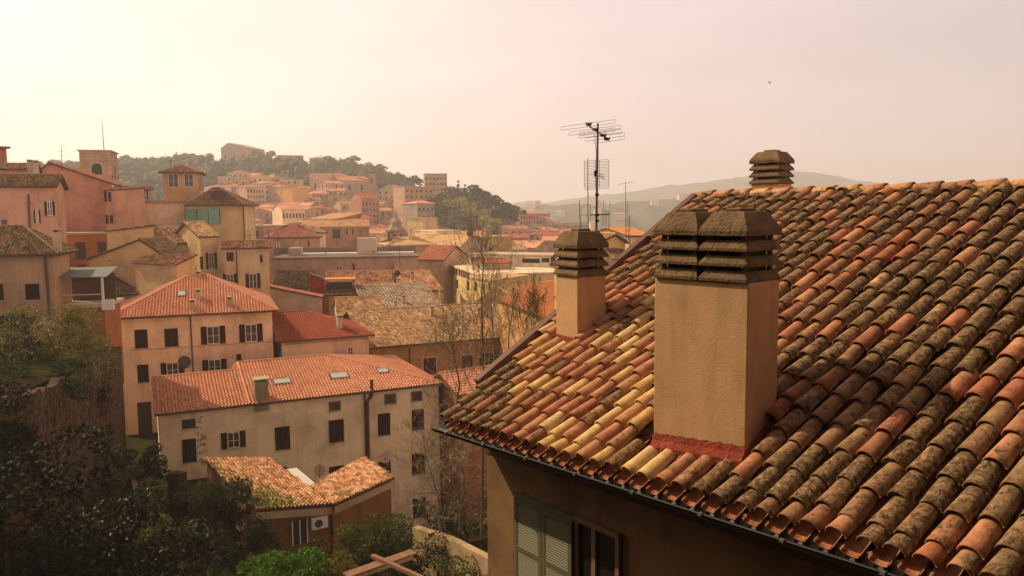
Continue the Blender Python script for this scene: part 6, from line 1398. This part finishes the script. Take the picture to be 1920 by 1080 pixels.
for py in (365, 403, 414):
    m = MB(); m.box((-.03, -.03, -.02), (.03, .03, .02), o=at(1119.5, py, AD)); ab(m, 'pole_clamp', BLK)
m = MB(); m.tube([at(1115, 252, AD), at(1118, 285, AD-.03), at(1117.5, 330, AD-.03), at(1118, 440, AD-.03)], .004, 5); ab(m, 'cable', BLK)
def mast(label, px, y0, y1, d, els=(), r=.03, guy=()):
    o0 = at(px, y1, d); root = empty('aerial_mast', tuple(o0)); tag(root, label, 'antenna', 'slim aerial masts beyond the roof verge'); m = MB(); m.tube([o0, at(px-1, y0, d)], [r, r*.6], 6); q = m.build('pole', METAL, root); q.matrix_parent_inverse = Matrix.Translation(-root.location)
    for (xa, ya, xb, yb) in els:
        m = MB(); m.tube([at(xa, ya, d), at(xb, yb, d)], r*.35, 4); q = m.build('element', METAL, root); q.matrix_parent_inverse = Matrix.Translation(-root.location)
    for (xa, ya, xb, yb) in guy:
        m = MB(); m.tube([at(xa, ya, d), at(xb, yb, d)], r*.18, 3); q = m.build('guy_wire', METAL, root); q.matrix_parent_inverse = Matrix.Translation(-root.location)
mast('thin guyed aerial mast just left of the tall aerial pole', 1103, 297, 470, 63, [(1086, 403, 1104, 404)], .05, [(1102, 365, 1075, 432), (1103, 365, 1118, 392)])
mast('short aerial mast left of the guyed mast', 1088, 374, 440, 66, [], .05, [(1088, 405, 1093, 432)])
mast('slim aerial mast with a small cross piece right of the tall aerial pole', 1174, 341, 452, 64.5, [(1158, 346, 1188, 341)], .035)
mast('ladder like aerial over the yellow gabled house', 1181, 405, 462, 64.8, [(1179, 408+k*4, 1183, 408+k*4) for k in range(7)], .03)
mast('fine aerial mast close beside the slim cross piece mast', 1178, 377, 452, 65.5, [], .03)
mast('distant television mast with short cross bars over the left roofs', 116, 273, 320, 92, [(106, 274, 124, 273), (108, 283, 122, 284), (110, 291, 122, 291)], .04)
mast('thin pole aerial on the flat roofed block', 750, 458, 500, 120, [(744, 470, 756, 470)], .05)
mast('bare pole on the roof beside the flat block, left', 504, 430, 462, 112, [], .10)
mast('roof aerial among the houses in front of the grey gabled house', 904, 455, 500, 115, [(897, 462, 911, 462), (899, 468, 909, 468)], .05)
AER = []
for k, (px, py, d) in enumerate(((560, 500, 118), (700, 470, 128), (630, 440, 200), (676, 432, 205), (520, 440, 140), (812, 470, 160), (858, 462, 170), (930, 470, 150), (990, 478, 140), (1012, 470, 150), (960, 440, 210), (836, 420, 230), (770, 430, 220), (590, 410, 300), (650, 400, 320), (720, 395, 320), (468, 440, 100), (380, 420, 96), (410, 352, 112), (320, 300, 122), (210, 330, 112), (735, 500, 112), (800, 500, 118), (690, 560, 100), (610, 470, 126))):
    h_ = 1.7+.5*(k % 3); top = at(px, py, d); a_ = random.uniform(-.6, .6); u_ = np.array([cos(a_), sin(a_), 0]); root = empty('roof_aerial', tuple(top-(0, 0, h_+1.2))); off = -root.location; rr_ = .018+d*.00018
    m = MB(); m.tube([top-(0, 0, h_+1.2), top], rr_, 5); q = m.build('pole', METAL, root); q.matrix_parent_inverse = Matrix.Translation(off)
    m = MB(); m.tube([top-u_*.55-(0, 0, .1), top+u_*.55-(0, 0, .1)], rr_*.7, 4)
    for t in np.linspace(-.5, .5, 5): c = top+u_*t-(0, 0, .1); v_ = np.array([-u_[1], u_[0], 0]); m.tube([c-v_*.35, c, c+v_*.35], rr_*.5, 3)
    q = m.build('aerial', METAL, root); q.matrix_parent_inverse = Matrix.Translation(off); tag(root, 'x', 'antenna'); AER.append(('small television aerial on the town roofs', px, d, root))
numl(AER, 'television aerials on the town roofs')
dish('small dark satellite dish on the wide tan roof', at(745, 512, 104), .4, (.3, -.9, .3), DK)
dish('dark satellite dish between the terracotta block and the ochre flat block', at(881, 438, 170), .7, (.2, -.9, .3), DK)
# dark vent by the right edge of the roof
# cellar arch beside the hipped house
# bird
bb_ = MB(); c = at(1443, 155, 60); bb_.tube([c-(.12, 0, 0), c, c+(.13, 0, .02)], [.01, .05, .015], 6); bb_.add([c+(0, -.03, 0), c+(-.04, 0, .22), c+(.05, .03, .01), c+(-.03, 0, -.18)], None, [(0, 1, 2), (0, 2, 3)])
tag(bb_.build('bird', BLK), 'small dark bird high in the sky above the rear chimney', 'bird')

# ============================================================ haze
hz = MB(); hz.box((-3200, -60, -60), (3200, 3700, 190)); ho = hz.build('haze', None if False else plain('x_tmp', (1, 1, 1)))
mh = bpy.data.materials.new('haze_air'); mh.use_nodes = True; n = mh.node_tree; n.nodes.clear(); o_ = n.nodes.new('ShaderNodeOutputMaterial'); v_ = n.nodes.new('ShaderNodeVolumePrincipled')
v_.inputs['Color'].default_value = (1.0, .97, 1.0, 1); v_.inputs['Density'].default_value = HAZE; v_.inputs['Anisotropy'].default_value = .35; n.links.new(v_.outputs[0], o_.inputs['Volume'])
ho.data.materials.clear(); ho.data.materials.append(mh); kind(ho, 'stuff'); ho['label'] = 'pale warm haze over the town'
